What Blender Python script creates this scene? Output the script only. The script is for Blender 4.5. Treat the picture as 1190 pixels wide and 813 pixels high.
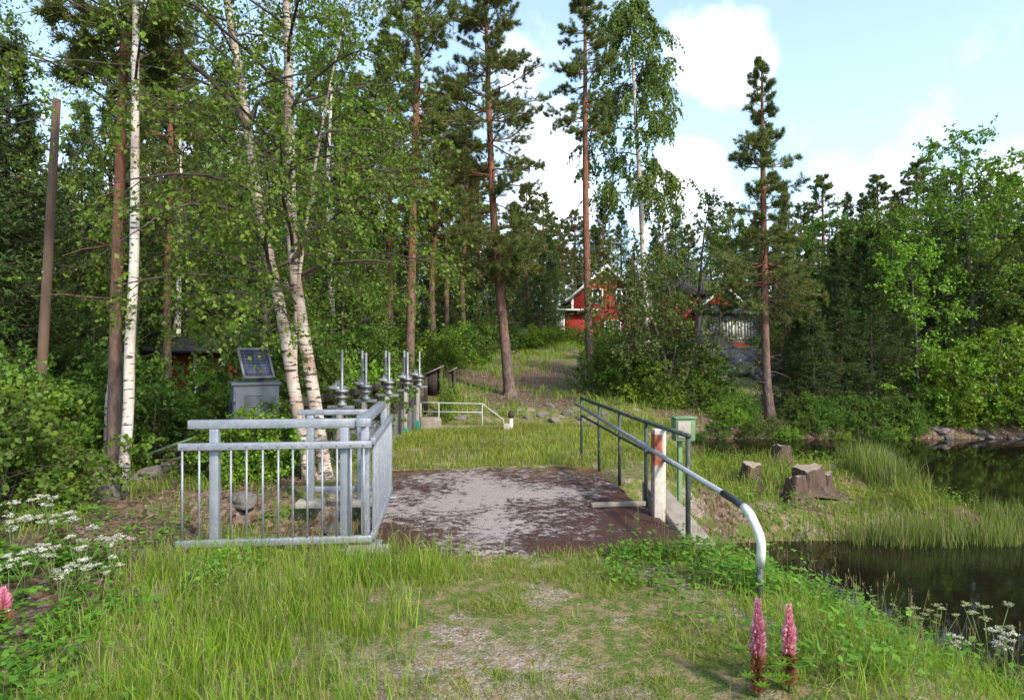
import bpy, math, random
import numpy as np
from mathutils import Vector, noise as mnoise
R = math.radians
S = bpy.context.scene
for o in list(bpy.data.objects): bpy.data.objects.remove(o)
COL = S.collection

# ------------------------------------------------------------------ camera, sky, sun, exposure
F, CX, CY, HC = 750.0, 595.0, 407.0, 1.75          # focal length and centre of the photograph in its pixels, eye height
cd = bpy.data.cameras.new('camera'); cam = bpy.data.objects.new('camera', cd); COL.objects.link(cam)
cd.lens = 36 * F / 1190; cd.sensor_width = 36; cd.clip_end = 3000; cd.clip_start = .05
cam.location = (0, 0, HC); cam.rotation_euler = (R(90), 0, 0); S.camera = cam
ELEV, AZ = 40, 38                                   # sun height; swing to the right behind the camera
W = bpy.data.worlds.new('World'); S.world = W; W.use_nodes = True
SKY_STRENGTH = .15
sd = bpy.data.lights.new('sun', 'SUN'); sun = bpy.data.objects.new('sun', sd); COL.objects.link(sun)
sd.energy = 2.7; sd.angle = R(5); sd.color = (1, .9, .74)
sun.rotation_euler = (R(90 - ELEV), 0, R(AZ)); sun.location = (20, -30, 40)
S.view_settings.view_transform = 'Standard'; S.view_settings.look = 'None'
S.view_settings.exposure = 1.0; S.view_settings.gamma = 1
S.render.engine = 'CYCLES'
cy = S.cycles
cy.max_bounces = 6; cy.diffuse_bounces = 3; cy.glossy_bounces = 3; cy.transmission_bounces = 3
cy.transparent_max_bounces = 4; cy.sample_clamp_indirect = 6; cy.use_denoising = True
cy.use_adaptive_sampling = True; cy.adaptive_threshold = .015

# ------------------------------------------------------------------ node helpers
class NT:
    def __init__(s, tree): s.t = tree; s.t.nodes.clear()
    def n(s, typ, _out=None, **kw):
        nd = s.t.nodes.new(typ)
        for k, v in kw.items():
            if k.startswith('i'):
                key = k[1:]; key = int(key) if key.isdigit() else key.replace('_', ' ')
                s.put(nd.inputs[key], v)
            else: setattr(nd, k, v)
        return nd
    def put(s, sock, v):
        if isinstance(v, bpy.types.NodeSocket): s.t.links.new(v, sock)
        elif isinstance(v, bpy.types.Node): s.t.links.new(v.outputs[0], sock)
        else:
            if isinstance(v, (tuple, list)) and len(v) == 3 and sock.type == 'RGBA': v = (*v, 1)
            sock.default_value = v
    def math(s, op, a, b=0.0, c=0.0, clamp=False):
        nd = s.t.nodes.new('ShaderNodeMath'); nd.operation = op; nd.use_clamp = clamp
        for i, v in enumerate((a, b, c)): s.put(nd.inputs[i], v)
        return nd.outputs[0]
    def mix(s, f, a, b, blend='MIX'):
        nd = s.t.nodes.new('ShaderNodeMix'); nd.data_type = 'RGBA'; nd.blend_type = blend
        s.put(nd.inputs[0], f); s.put(nd.inputs[6], a); s.put(nd.inputs[7], b)
        return nd.outputs[2]
    def ramp(s, f, stops):
        nd = s.t.nodes.new('ShaderNodeValToRGB'); e = nd.color_ramp.elements
        while len(e) < len(stops): e.new(.5)
        for el, (p, c) in zip(e, stops):
            el.position = p; el.color = (c, c, c, 1) if not isinstance(c, (tuple, list)) else (*c, 1)
        s.put(nd.inputs[0], f); return nd.outputs[0]
    def coords(s, scale=(1, 1, 1), kind='Object'):
        tc = s.t.nodes.new('ShaderNodeTexCoord')
        mp = s.t.nodes.new('ShaderNodeMapping'); mp.inputs['Scale'].default_value = scale
        s.t.links.new(tc.outputs[kind], mp.inputs[0]); return mp.outputs[0]
    def noise(s, vec, scale, detail=5, rough=.55, dist=0):
        return s.n('ShaderNodeTexNoise', iVector=vec, iScale=scale, iDetail=detail, iRoughness=rough, iDistortion=dist).outputs[0]
    def rng(s, v, a, b, c=0.0, d=1.0):
        return s.n('ShaderNodeMapRange', iValue=v, iFrom_Min=a, iFrom_Max=b, iTo_Min=c, iTo_Max=d).outputs[0]

def newmat(name):
    m = bpy.data.materials.new(name); m.use_nodes = True; t = NT(m.node_tree)
    out = t.n('ShaderNodeOutputMaterial'); return m, t, out
def pmat(name, c1, c2=None, scale=6, rough=.7, metal=0, bump=.3, bscale=30, c3=None, lo=.35, hi=.65, stretch=(1, 1, 1), spec=.3, bdist=.01):
    m, t, out = newmat(name); v = t.coords(stretch)
    c2 = c2 or tuple(x * .6 for x in c1)
    st = [(lo, c1), (hi, c2)] + ([(min(1, hi + .12), c3)] if c3 else [])
    col = t.ramp(t.noise(v, scale, 6, .62), st)
    fine = t.noise(v, bscale, 4)
    col = t.mix(.35, col, t.ramp(fine, [(.3, .35), (.7, 1)]), 'MULTIPLY')
    bp = t.n('ShaderNodeBump', iStrength=bump, iDistance=bdist, iHeight=fine)
    p = t.n('ShaderNodeBsdfPrincipled', iBase_Color=col, iMetallic=metal, iNormal=bp)
    t.put(p.inputs['Roughness'], t.rng(fine, .3, .7, max(.05, rough - .12), min(1, rough + .12)))
    t.put(p.inputs['Specular IOR Level'], spec)
    t.put(out.inputs[0], p); return m
def leafmat(name, c1, c2, trans=.35, rough=.55, hue=.03, c3=None, bs=.7):
    m, t, out = newmat(name)
    g = t.n('ShaderNodeNewGeometry'); oi = t.n('ShaderNodeObjectInfo')
    st = [(0, c1), (.8 if c3 else 1, c2)] + ([(1, c3)] if c3 else [])
    col = t.ramp(g.outputs['Random Per Island'], st)
    big = t.noise(t.coords(), bs, 3)
    hs = t.n('ShaderNodeHueSaturation', iColor=col, iSaturation=1.0)
    t.put(hs.inputs['Hue'], t.rng(oi.outputs['Random'], 0, 1, .5 - hue * .4, .5 + hue * .4))
    t.put(hs.inputs['Value'], t.math('MULTIPLY', t.rng(oi.outputs['Random'], 0, 1, .85, 1.15), t.rng(big, .3, .7, .75, 1.25)))
    p = t.n('ShaderNodeBsdfPrincipled', iBase_Color=hs, iRoughness=rough); t.put(p.inputs['Specular IOR Level'], .3)
    tr = t.n('ShaderNodeBsdfTranslucent', iColor=t.mix(1, hs.outputs[0], (1.0, .95, .45), 'MULTIPLY'))
    t.put(out.inputs[0], t.n('ShaderNodeMixShader', i0=trans, i1=p, i2=tr)); return m

# world: daylight sky with a few real cloud directions
t = NT(W.node_tree)
sky = t.n('ShaderNodeTexSky'); sky.sky_type = 'NISHITA'; sky.sun_disc = False
sky.sun_elevation = R(ELEV); sky.sun_rotation = R(180 - AZ); sky.air_density = 1.0; sky.dust_density = 1.6; sky.ozone_density = 1.2
tc = t.n('ShaderNodeTexCoord'); vec = tc.outputs['Generated']
warp = t.n('ShaderNodeTexNoise', iVector=vec, iScale=5.0, iDetail=6, iRoughness=.6)
wv = t.n('ShaderNodeVectorMath', operation='MULTIPLY_ADD'); t.put(wv.inputs[0], warp.outputs['Color']); wv.inputs[1].default_value = (.16,) * 3; 
off = t.n('ShaderNodeVectorMath', operation='ADD'); t.put(off.inputs[0], vec); off.inputs[1].default_value = (-.08,) * 3
t.put(wv.inputs[2], off.outputs[0])
mask = None
for px, py, rad, amt in ((834, 72, 34, 1.0), (852, 108, 24, .8), (628, 165, 36, .9), (612, 75, 26, .7), (640, 240, 40, 1.), (790, 235, 36, .9), (1185, 215, 30, .9),
                         (215, 235, 60, 1.0), (260, 330, 70, .9), (1000, 250, 50, .35), (80, 250, 40, .5)):
    d = Vector(((px - CX) / F, 1, (CY - py) / F)).normalized()
    ds = t.n('ShaderNodeVectorMath', operation='DISTANCE'); t.put(ds.inputs[0], wv.outputs[0]); ds.inputs[1].default_value = d
    k = t.rng(ds.outputs['Value'], rad * .05 / F, rad * 1.7 / F, amt, 0)
    mask = k if mask is None else t.math('MAXIMUM', mask, k)
gen = t.noise(vec, 3.2, 7, .6)                        # wisps elsewhere
mask = t.math('MAXIMUM', mask, t.rng(gen, .64, .86, 0, .7))
mask = t.rng(t.math('SUBTRACT', mask, t.math('MULTIPLY', t.noise(vec, 8, 8, .66), .75)), -.35, .95)
sepz = t.n('ShaderNodeSeparateXYZ', iVector=vec)
hz = t.rng(sepz.outputs['Z'], .0, .55, .42, .16)       # thin high haze
base = t.mix(hz, sky.outputs[0], (5.1, 7.1, 8.5))
colr = t.mix(mask, base, (10.5, 10.4, 10.3))
bg = t.n('ShaderNodeBackground', iColor=colr, iStrength=SKY_STRENGTH)
wo = t.n('ShaderNodeOutputWorld'); t.put(wo.inputs[0], bg)

# ------------------------------------------------------------------ numpy mesh builder
def nrm(a):
    return a / np.maximum(np.linalg.norm(a, axis=-1, keepdims=True), 1e-9)
class MB:
    def __init__(s): s.v = []; s.q = []; s.t = []; s.n = 0
    def add(s, v, q=None, t=None):
        v = np.asarray(v, float).reshape(-1, 3)
        if q is not None and len(q): s.q.append(np.asarray(q, int).reshape(-1, 4) + s.n)
        if t is not None and len(t): s.t.append(np.asarray(t, int).reshape(-1, 3) + s.n)
        s.v.append(v); s.n += len(v); return s
    def box(s, c, d, rz=0, rx=0, ry=0):
        c = np.array(c, float); hx, hy, hz = np.array(d, float) / 2
        v = np.array([[x, y, z] for x in (-hx, hx) for y in (-hy, hy) for z in (-hz, hz)])
        for ang, (a, b) in ((rx, (1, 2)), (ry, (2, 0)), (rz, (0, 1))):
            if ang:
                co, si = math.cos(ang), math.sin(ang); w = v.copy()
                w[:, a] = v[:, a] * co - v[:, b] * si; w[:, b] = v[:, a] * si + v[:, b] * co; v = w
        return s.add(v + c, [[0, 1, 3, 2], [4, 6, 7, 5], [0, 4, 5, 1], [2, 3, 7, 6], [0, 2, 6, 4], [1, 5, 7, 3]])
    def beam(s, a, b, w, h):
        """a square bar from a to b, w across, h upwards"""
        a = np.array(a, float); b = np.array(b, float); d = nrm(b - a)
        up = np.array([0, 0, 1.]) if abs(d[2]) < .9 else np.array([0, 1., 0])
        sx = nrm(np.cross(d, up)); up = np.cross(sx, d)
        v = [p + sx * i * w / 2 + up * j * h / 2 for p in (a, b) for i, j in ((-1, -1), (1, -1), (1, 1), (-1, 1))]
        return s.add(v, [[0, 1, 2, 3], [7, 6, 5, 4], [0, 4, 5, 1], [1, 5, 6, 2], [2, 6, 7, 3], [3, 7, 4, 0]])
    def tubes(s, P, rad, n=5, cap=False):
        P = np.asarray(P, float); N, K, _ = P.shape; rad = np.broadcast_to(np.asarray(rad, float), (N, K))
        T = np.empty_like(P); T[:, 1:-1] = P[:, 2:] - P[:, :-2]; T[:, 0] = P[:, 1] - P[:, 0]; T[:, -1] = P[:, -1] - P[:, -2]; T = nrm(T)
        ax = np.abs(T).max(1).argmin(1); ref = np.zeros_like(T); ref[np.arange(N), :, ax] = 1.0
        A = nrm(np.cross(T, ref)); B = np.cross(T, A)
        an = np.arange(n) * 2 * math.pi / n
        V = P[:, :, None] + rad[..., None, None] * (np.cos(an)[:, None] * A[:, :, None] + np.sin(an)[:, None] * B[:, :, None])
        i = np.arange(N)[:, None, None]; k = np.arange(K - 1)[None, :, None]; j = np.arange(n)[None, None, :]
        b0 = (i * K + k) * n; j2 = (j + 1) % n
        q = np.stack([b0 + j, b0 + j2, b0 + n + j2, b0 + n + j], -1).reshape(-1, 4)
        base = s.n; s.add(V, q)
        if cap:
            for r0, flip in ((0, True), (K - 1, False)):
                for ii in range(N):
                    st = base + (ii * K + r0) * n; idx = list(range(st, st + n)); c = s.n
                    s.v.append(P[ii, r0][None]); s.n += 1
                    s.t.append(np.array([[idx[(a + 1) % n], idx[a], c] if flip else [idx[a], idx[(a + 1) % n], c] for a in range(n)]))
        return s
    def tube(s, pts, r, n=10, cap=True):
        pts = np.asarray(pts, float)[None]; return s.tubes(pts, np.broadcast_to(np.asarray(r, float), (1, pts.shape[1])), n, cap)
    def lathe(s, c, prof, n=20):
        """prof: list of (radius, z); closed top and bottom by radius 0"""
        an = np.arange(n) * 2 * math.pi / n
        V = np.array([[c[0] + r * math.cos(a), c[1] + r * math.sin(a), c[2] + z] for r, z in prof for a in an])
        q = [[k * n + j, k * n + (j + 1) % n, (k + 1) * n + (j + 1) % n, (k + 1) * n + j] for k in range(len(prof) - 1) for j in range(n)]
        return s.add(V, q)
    def prism(s, poly, y0, y1, frame=None):
        """poly: list of (x, z) counter-clockwise seen from -y, extruded along y"""
        n = len(poly); V = [(x, y0, z) for x, z in poly] + [(x, y1, z) for x, z in poly]
        base = s.n
        s.add(V, [[(i + 1) % n, i, n + i, n + (i + 1) % n] for i in range(n)])
        s.t.append(np.array([[base, base + i, base + i + 1] for i in range(1, n - 1)]))
        s.t.append(np.array([[base + n, base + n + i + 1, base + n + i] for i in range(1, n - 1)]))
        return s
    def leaves(s, c, d, L, Wd, rng, up=None):
        """flat diamond leaves: base point, direction, length, width"""
        N = len(c); d = nrm(d); side = nrm(np.cross(d, rng.normal(size=(N, 3)) if up is None else up))
        L = np.broadcast_to(L, (N,))[:, None]; Wd = np.broadcast_to(Wd, (N,))[:, None]
        nf = np.cross(d, side) * Wd * .2; V = np.stack([c, c + d * L * .42 + side * Wd / 2 + nf, c + d * L, c + d * L * .42 - side * Wd / 2 + nf], 1)
        i = np.arange(N)[:, None] * 4; return s.add(V, i + np.arange(4))
    def spikes(s, c, d, L, Wd, rng):
        """thin needle triangles"""
        N = len(c); d = nrm(d); side = nrm(np.cross(d, rng.normal(size=(N, 3))))
        L = np.broadcast_to(L, (N,))[:, None]; Wd = np.broadcast_to(Wd, (N,))[:, None]
        V = np.stack([c - side * Wd / 2, c + side * Wd / 2, c + d * L], 1)
        return s.add(V, None, np.arange(N)[:, None] * 3 + np.arange(3))
    def blades(s, p, h, w, rng, lean=.35, bend=.5):
        """grass blades: root quad and tip triangle"""
        N = len(p); a = rng.uniform(0, 2 * math.pi, N); side = np.stack([np.cos(a), np.sin(a), 0 * a], 1)
        b = rng.uniform(0, 2 * math.pi, N); ld = np.stack([np.cos(b), np.sin(b), 0 * b], 1)
        h = np.broadcast_to(h, (N,))[:, None]; w = np.broadcast_to(w, (N,))[:, None]
        le = lean * np.abs(rng.normal(size=(N, 1))) * .7; be = bend * np.abs(rng.normal(size=(N, 1))) * .7
        z = np.array([0, 0, 1.])
        m1 = p + h * .35 * (z + ld * le); m2 = m1 + h * .35 * (z + ld * (le + be * .6)); tp = m2 + h * .3 * (z * (1 - .5 * np.minimum(be, 1)) + ld * (le + be * 1.5))
        V = np.stack([p - side * w / 2, p + side * w / 2, m1 + side * w * .48, m1 - side * w * .48, m2 + side * w * .36, m2 - side * w * .36, tp], 1)
        i = np.arange(N)[:, None] * 7
        return s.add(V, np.concatenate([i + [0, 1, 2, 3], i + [3, 2, 4, 5]]), i + [5, 4, 6])
    def build(s, name, mat, parent=None, origin=None, smooth=False, world=False, bevel=0):
        V = np.concatenate(s.v) if s.v else np.zeros((0, 3))
        if world and parent is not None:
            q = parent
            while q is not None: V = V - np.array(q.location); q = q.parent
        if origin is not None: V = V - np.array(origin)
        Q = np.concatenate(s.q) if s.q else np.zeros((0, 4), int); T = np.concatenate(s.t) if s.t else np.zeros((0, 3), int)
        me = bpy.data.meshes.new(name); me.vertices.add(len(V)); me.vertices.foreach_set('co', V.astype(np.float32).ravel())
        lp = np.concatenate([Q.ravel(), T.ravel()]).astype(np.int32)
        st = np.concatenate([np.arange(len(Q)) * 4, len(Q) * 4 + np.arange(len(T)) * 3]).astype(np.int32)
        me.loops.add(len(lp)); me.loops.foreach_set('vertex_index', lp)
        me.polygons.add(len(st)); me.polygons.foreach_set('loop_start', st)
        if smooth: me.polygons.foreach_set('use_smooth', np.ones(len(st), bool))
        me.update(calc_edges=True); me.validate()
        me.materials.append(mat)
        o = bpy.data.objects.new(name, me); COL.objects.link(o)
        if parent is not None: o.parent = parent
        if origin is not None: o.location = origin
        if bevel:
            b = o.modifiers.new('bevel', 'BEVEL'); b.width = bevel; b.segments = 2; b.limit_method = 'ANGLE'
        return o

def tag(o, label=None, cat=None, group=None, kind=None):
    if label: o['label'] = label
    if cat: o['category'] = cat
    if group: o['group'] = group
    if kind: o['kind'] = kind
    return o
def thing(name, label, cat, loc=(0, 0, 0), rz=0, group=None, scale=1):
    o = bpy.data.objects.new(name, None); COL.objects.link(o); o.empty_display_size = .2
    o.location = loc; o.rotation_euler = (0, 0, rz); o.scale = (scale,) * 3 if not isinstance(scale, tuple) else scale
    return tag(o, label, cat, group)
def copy_tree(o, parent=None):
    c = o.copy(); COL.objects.link(c)
    if parent is not None: c.parent = parent
    for ch in list(o.children): copy_tree(ch, c)
    return c
def place(proto, used, loc, rz, scale, label, group=None):
    o = copy_tree(proto) if proto.name in used else proto
    used.add(proto.name)
    o.location = loc; o.rotation_euler = (0, 0, rz); o.scale = (scale,) * 3 if not isinstance(scale, tuple) else scale
    o['label'] = label
    if group: o['group'] = group
    return o
def at(px, py, Y): return np.array([(px - CX) / F * Y, Y, HC - (py - CY) / F * Y])
def X_at(px, Y): return (px - CX) / F * Y

# ------------------------------------------------------------------ terrain heights
_rs = np.random.RandomState(7); _tab = _rs.rand(256, 256)
def vnoise(x, y):
    x = np.asarray(x, float); y = np.asarray(y, float)
    xi = np.floor(x).astype(int); yi = np.floor(y).astype(int); fx = x - xi; fy = y - yi
    fx = fx * fx * (3 - 2 * fx); fy = fy * fy * (3 - 2 * fy)
    g = lambda a, b: _tab[a % 256, b % 256]
    return (g(xi, yi) * (1 - fx) + g(xi + 1, yi) * fx) * (1 - fy) + (g(xi, yi + 1) * (1 - fx) + g(xi + 1, yi + 1) * fx) * fy
def fbm(x, y, o=4):
    v = 0; a = .5
    for i in range(o): v = v + a * vnoise(x * 2 ** i + 17 * i, y * 2 ** i + 31 * i); a *= .5
    return v
def sm(a, b, x):
    k = np.clip((x - a) / (b - a), 0, 1); return k * k * (3 - 2 * k)
WATER = -.8
def pond_sd(x, y):
    """negative inside the water"""
    near = np.interp(x, [-3.6, -1.3, 1.5, 2.3, 3, 4, 6, 8, 12, 60], [7.0, 6.3, 6.2, 5.95, 5.5, 5.0, 4.3, 3.7, 2.6, -5])
    far = np.interp(x, [-3.6, -1.3, 2, 9, 12, 60], [7.1, 7.6, 8.3, 8.75, 9, 9])
    wob = (fbm(x * .9, y * .9) - .47) * .8
    A = np.maximum(np.maximum(near - y, y - far), -3.6 - x)
    B = np.maximum(np.maximum(6.7 + .25 * np.abs(y - 11) - x, y - 18.3), 3 - y)
    C = np.maximum(np.maximum(np.interp(x, [4.5, 6, 8], [15.0, 13.6, 12.4]) - y, y - 18.3), 4.7 - x)
    return np.minimum(np.minimum(A, B + wob), C + wob * .7) + wob * .15
def ground(x, y, fine=True):
    x = np.asarray(x, float); y = np.asarray(y, float)
    c = np.interp(y, [-50, 0, 9, 14, 17.2, 18.2, 19.5, 22, 25, 30, 36, 45, 60, 100, 300, 700], [0, 0, 0, -.15, -.35, -.3, .05, .35, .8, 1.3, 2.0, 2.55, 3.6, 6, 14, 22])
    l = np.interp(y, [-50, 0, 12, 20, 30, 45, 60, 100, 300, 700], [0, 0, 0, .1, .9, 2.1, 3.2, 6, 14, 22])
    r = np.interp(y, [-50, 0, 8, 9.4, 11, 14, 18.3, 19.2, 24, 30, 35, 38, 45, 60, 100, 300, 700], [-.1, -.1, -.42, -.5, -.45, -.66, -.68, -.4, -.1, .5, 1.1, 2.0, 2.3, 3.2, 5, 11, 18])
    wl = sm(-4, -9, x); wr = sm(1.9, 3.6, x) * sm(-2, 3, y) ; wr = np.where(y > 16, sm(3, 8, x), wr)
    h = c * (1 - wl) * (1 - wr) + l * wl * (1 - wr) + r * wr
    h = h - .16 * np.clip(x - 1.7, 0, 4) * (1 - sm(5, 9, y)) - .22 * sm(1.7, 3, x) * sm(3.8, 5.4, y) * (1 - sm(6, 8, y))
    h = h + (fbm(x * .35, y * .35) - .47) * (.1 + .9 * sm(18, 40, y)) * (1 - .9 * sm(2.2, 1.6, np.abs(x)) * sm(11, 9, y))
    h = h + .3 * (fbm(x * 1.1 + 3, y * 1.1) - .47) * sm(2, 3, x) * sm(8, 9, y) * sm(15, 13, y)
    # left bank: bark mulch bank rising a little to the left
    h = h + .18 * sm(-2.8, -4.5, x) * sm(9, 6, y) * sm(3.5, 6, y)
    d = pond_sd(x, y)
    floor_ = np.where(x < 0, -.6 - .9 * sm(-1.8, -.3, x), -1.5)
    k = sm(.55, -.35, d); h = h * (1 - k) + floor_ * k
    if fine:
        rough = .03 * sm(1.7, 2.6, np.abs(x)) + .012
        h = h + (fbm(x * 2.6, y * 2.6) - .47) * rough * 2 + (fbm(x * 9, y * 9, 2) - .37) * .016
    # below the bridge slab
    s_, t_ = x * .994 + y * .106, -x * .106 + y * .994
    und = sm(-.95, -.8, s_) * sm(2.45, 2.3, s_) * sm(5.5, 5.62, t_) * sm(9.75, 9.5, t_)
    return h - .14 * und
def gz(x, y): return float(ground(np.array([x]), np.array([y]))[0])

xs = np.concatenate([-np.geomspace(9, 600, 60)[::-1], np.arange(-8.9, 10.5, .075), np.geomspace(10.6, 600, 60)])
ys = np.concatenate([[-300, -100, -40, -15, -6, -2, 0, 1], np.arange(1.6, 13, .075), np.arange(13.1, 24, .16), np.geomspace(24.3, 700, 70)])
GX, GY = np.meshgrid(xs, ys); GZ = ground(GX, GY)
mb = MB(); nx, ny = len(xs), len(ys)
ii = (np.arange(ny - 1)[:, None] * nx + np.arange(nx - 1)[None]).reshape(-1)
mb.add(np.stack([GX, GY, GZ], -1), np.stack([ii, ii + 1, ii + nx + 1, ii + nx], -1))

def zones(x, y):
    """how much of each ground cover: gravel, green, litter"""
    wob = (fbm(x * 1.3, y * 1.3) - .47) * 1.2
    gravel = sm(1.7, .5, np.abs(x - .1 + wob * .6)) * sm(5.6, 4.6, y) * (.3 + .42 * sm(4.4, 3.3, y)) * sm(1.3, .4, np.abs(x + .35 + wob * .4))
    litter = sm(-2.3, -3.2, x + wob * .6) * sm(11, 8, y)
    litter = np.maximum(litter, sm(18.5, 20, y) * sm(7, 3, np.abs(x - .8 + wob)) * sm(33, 26, y) * (.35 + .65 * sm(.4, .55, fbm(x * .7 + 2, y * .7))))
    litter = np.maximum(litter, sm(-4, -6, x) * sm(7, 9, y) * .7)
    litter = np.maximum(litter, sm(3.5, 5, x) * sm(17.4, 17.9, y) * sm(26, 22, y))
    litter = np.maximum(litter, .8 * sm(.5, -.1, pond_sd(x, y)))
    litter = np.maximum(litter, .9 * sm(2.2, 2.8, x) * sm(8, 8.8, y) * sm(14, 13, y) * sm(.5, .58, fbm(x * 1.4 + 6, y * 1.4)))
    green = np.clip(1 - gravel - litter, 0, 1)
    return gravel, green, litter
gm, t, out = newmat('ground_cover')
at_ = t.n('ShaderNodeAttribute', attribute_name='zone'); sp = t.n('ShaderNodeSeparateColor', iColor=at_.outputs['Color'])
v = t.coords()
n1 = t.noise(v, 2.2, 7, .65); n2 = t.noise(v, 9, 6, .65); n3 = t.noise(v, 70, 4, .6)
vo = t.n('ShaderNodeTexVoronoi', iVector=v, iScale=55.0); vo2 = t.n('ShaderNodeTexVoronoi', iVector=t.coords((1, .45, 1)), iScale=26.0)
stone = t.mix(.8, t.ramp(vo.outputs['Color'], [(0, (.16, .11, .1)), (.5, (.34, .26, .235)), (1, (.5, .43, .4))]), t.ramp(n3, [(.3, .55), (.7, 1)]), 'MULTIPLY')
dry = t.ramp(n3, [(.3, (.14, .095, .05)), (.7, (.34, .26, .14))])
gravc = t.mix(t.rng(n2, .46, .6), stone, dry)
moss = t.ramp(n3, [(.25, (.035, .05, .014)), (.75, (.12, .15, .04))])
gravc = t.mix(t.rng(t.noise(v, 4.5, 7, .7), .5, .62), gravc, moss)
grassc = t.ramp(n3, [(.25, (.035, .055, .01)), (.75, (.13, .175, .035))])
grassc = t.mix(t.rng(n2, .47, .6), grassc, t.mix(.5, dry, (.2, .145, .09)))
grassc = t.mix(t.math('MULTIPLY', t.rng(t.noise(v, 1.7, 6, .72), .53, .6), t.rng(n3, .35, .55)), grassc, stone)
litc = t.ramp(vo2.outputs['Color'], [(0, (.05, .028, .018)), (.45, (.13, .08, .058)), (.8, (.23, .16, .13)), (1, (.33, .28, .25))])
litc = t.mix(.7, litc, t.ramp(n3, [(.3, .4), (.7, 1)]), 'MULTIPLY')
litc = t.mix(t.rng(n1, .52, .68), litc, moss)
jit = t.math('MULTIPLY', t.math('SUBTRACT', n2, .5), 1.4)
fg = t.rng(t.math('ADD', sp.outputs[0], jit), .35, .65); fl = t.rng(t.math('ADD', sp.outputs[2], jit), .35, .65)
colr = t.mix(fl, t.mix(fg, grassc, gravc), litc)
hgt = t.math('ADD', t.math('MULTIPLY', vo.outputs['Distance'], -.6), n3)
bp = t.n('ShaderNodeBump', iStrength=.8, iDistance=.012, iHeight=hgt)
p = t.n('ShaderNodeBsdfPrincipled', iBase_Color=colr, iRoughness=.9, iNormal=bp); t.put(p.inputs['Specular IOR Level'], .15)
t.put(out.inputs[0], p)
terr = tag(mb.build('ground', gm, smooth=True), kind='structure')
zg = zones(GX, GY); ca = terr.data.color_attributes.new('zone', 'FLOAT_COLOR', 'POINT')
ca.data.foreach_set('color', np.stack([zg[0], zg[1], zg[2], np.ones_like(zg[0])], -1).astype(np.float32).ravel())

wm, t, out = newmat('dark_water')
v = t.coords((1, .5, 1)); bp = t.n('ShaderNodeBump', iStrength=.12, iDistance=.02, iHeight=t.noise(v, 3.0, 3))
p = t.n('ShaderNodeBsdfPrincipled', iBase_Color=(.008, .006, .004), iRoughness=.04, iIOR=1.33, iNormal=bp); t.put(out.inputs[0], p)
mb = MB(); mb.add([(-4.2, 4.5, WATER), (-.5, 3, WATER), (80, -6, WATER), (80, 19.5, WATER), (3.5, 19.5, WATER), (-4.2, 9, WATER)], [[0, 1, 4, 5], [1, 2, 3, 4]])
tag(mb.build('water', wm), kind='structure')

# ------------------------------------------------------------------ materials
galv = pmat('galvanised_steel', (.33, .36, .41), (.24, .27, .32), 9, .5, .35, .15, 60, c3=(.42, .44, .47), spec=.5, bdist=.002)
galv2 = pmat('weathered_steel', (.36, .37, .38), (.22, .23, .25), 14, .5, .45, .2, 50, spec=.5, bdist=.002)
greenp = pmat('dark_green_paint', (.035, .055, .045), (.06, .075, .065), 14, .55, .1, .4, 40, c3=(.28, .29, .27), lo=.4, hi=.58, spec=.4, bdist=.002)
pipe_m = pmat('grey_pipe_paint', (.27, .29, .33), (.36, .38, .41), 10, .4, .2, .15, 60, c3=(.16, .16, .16), lo=.4, hi=.62, spec=.5, bdist=.002)
blackr = pmat('black_sleeve', (.035, .04, .05), (.06, .065, .075), 20, .5, 0, .2, 50, bdist=.002)
whitep = pmat('white_paint', (.66, .66, .63), (.74, .74, .71), 9, .45, 0, .2, 50, c3=(.5, .47, .42), spec=.4, bdist=.002)
railw = pmat('dull_white_paint', (.46, .45, .42), (.36, .34, .31), 9, .6, 0, .2, 40, c3=(.26, .2, .16))
conc = pmat('old_concrete', (.3, .27, .23), (.2, .17, .14), 6, .9, 0, .8, 45, c3=(.09, .08, .055))
concl = pmat('pale_concrete', (.42, .39, .35), (.3, .27, .24), 7, .9, 0, .6, 45)
concg = pmat('grey_concrete', (.2, .19, .19), (.14, .135, .13), 3, .9, 0, .6, 40)
timber = pmat('tarred_timber', (.035, .028, .022), (.06, .048, .038), 5, .85, 0, .8, 30, c3=(.1, .085, .07), stretch=(1, 1, 1))
greyw = pmat('grey_timber', (.22, .19, .165), (.14, .12, .1), 5, .9, 0, .9, 30, c3=(.3, .27, .24), stretch=(1, .3, 1))
stonem = pmat('granite', (.28, .25, .24), (.19, .165, .155), 3, .9, 0, .9, 14, c3=(.09, .1, .05), hi=.6, bdist=.03)
stoned = pmat('mossy_granite', (.16, .145, .13), (.22, .2, .185), 3, .9, 0, .9, 14, c3=(.05, .065, .02), hi=.55, bdist=.03)
redw = pmat('falu_red_boards', (.32, .025, .02), (.25, .02, .017), 2, .8, 0, .9, 24, stretch=(4, 4, .15), bdist=.02)
dredw = pmat('dark_red_boards', (.17, .02, .018), (.12, .016, .014), 2, .8, 0, .9, 24, stretch=(4, 4, .15), bdist=.02)
roofm = pmat('dark_roof_tiles', (.035, .036, .042), (.055, .055, .062), 4, .7, 0, .9, 9, stretch=(1, 4, 1), bdist=.04)
glass, t, out = newmat('window_glass')
p = t.n('ShaderNodeBsdfPrincipled', iBase_Color=(.02, .025, .03), iRoughness=.05); t.put(out.inputs[0], p)
skyglass, t, out = newmat('painted_reflection_glass')  # veranda panes: pale sky reflection painted into the base colour
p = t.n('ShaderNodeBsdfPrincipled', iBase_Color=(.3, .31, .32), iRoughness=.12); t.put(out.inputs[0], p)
pvm, t, out = newmat('solar_cells')
br = t.n('ShaderNodeTexBrick', iVector=t.coords(), iColor1=(.05, .06, .1), iColor2=(.06, .07, .12), iMortar=(.13, .14, .18), iScale=7.0); br.offset = 0
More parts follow.
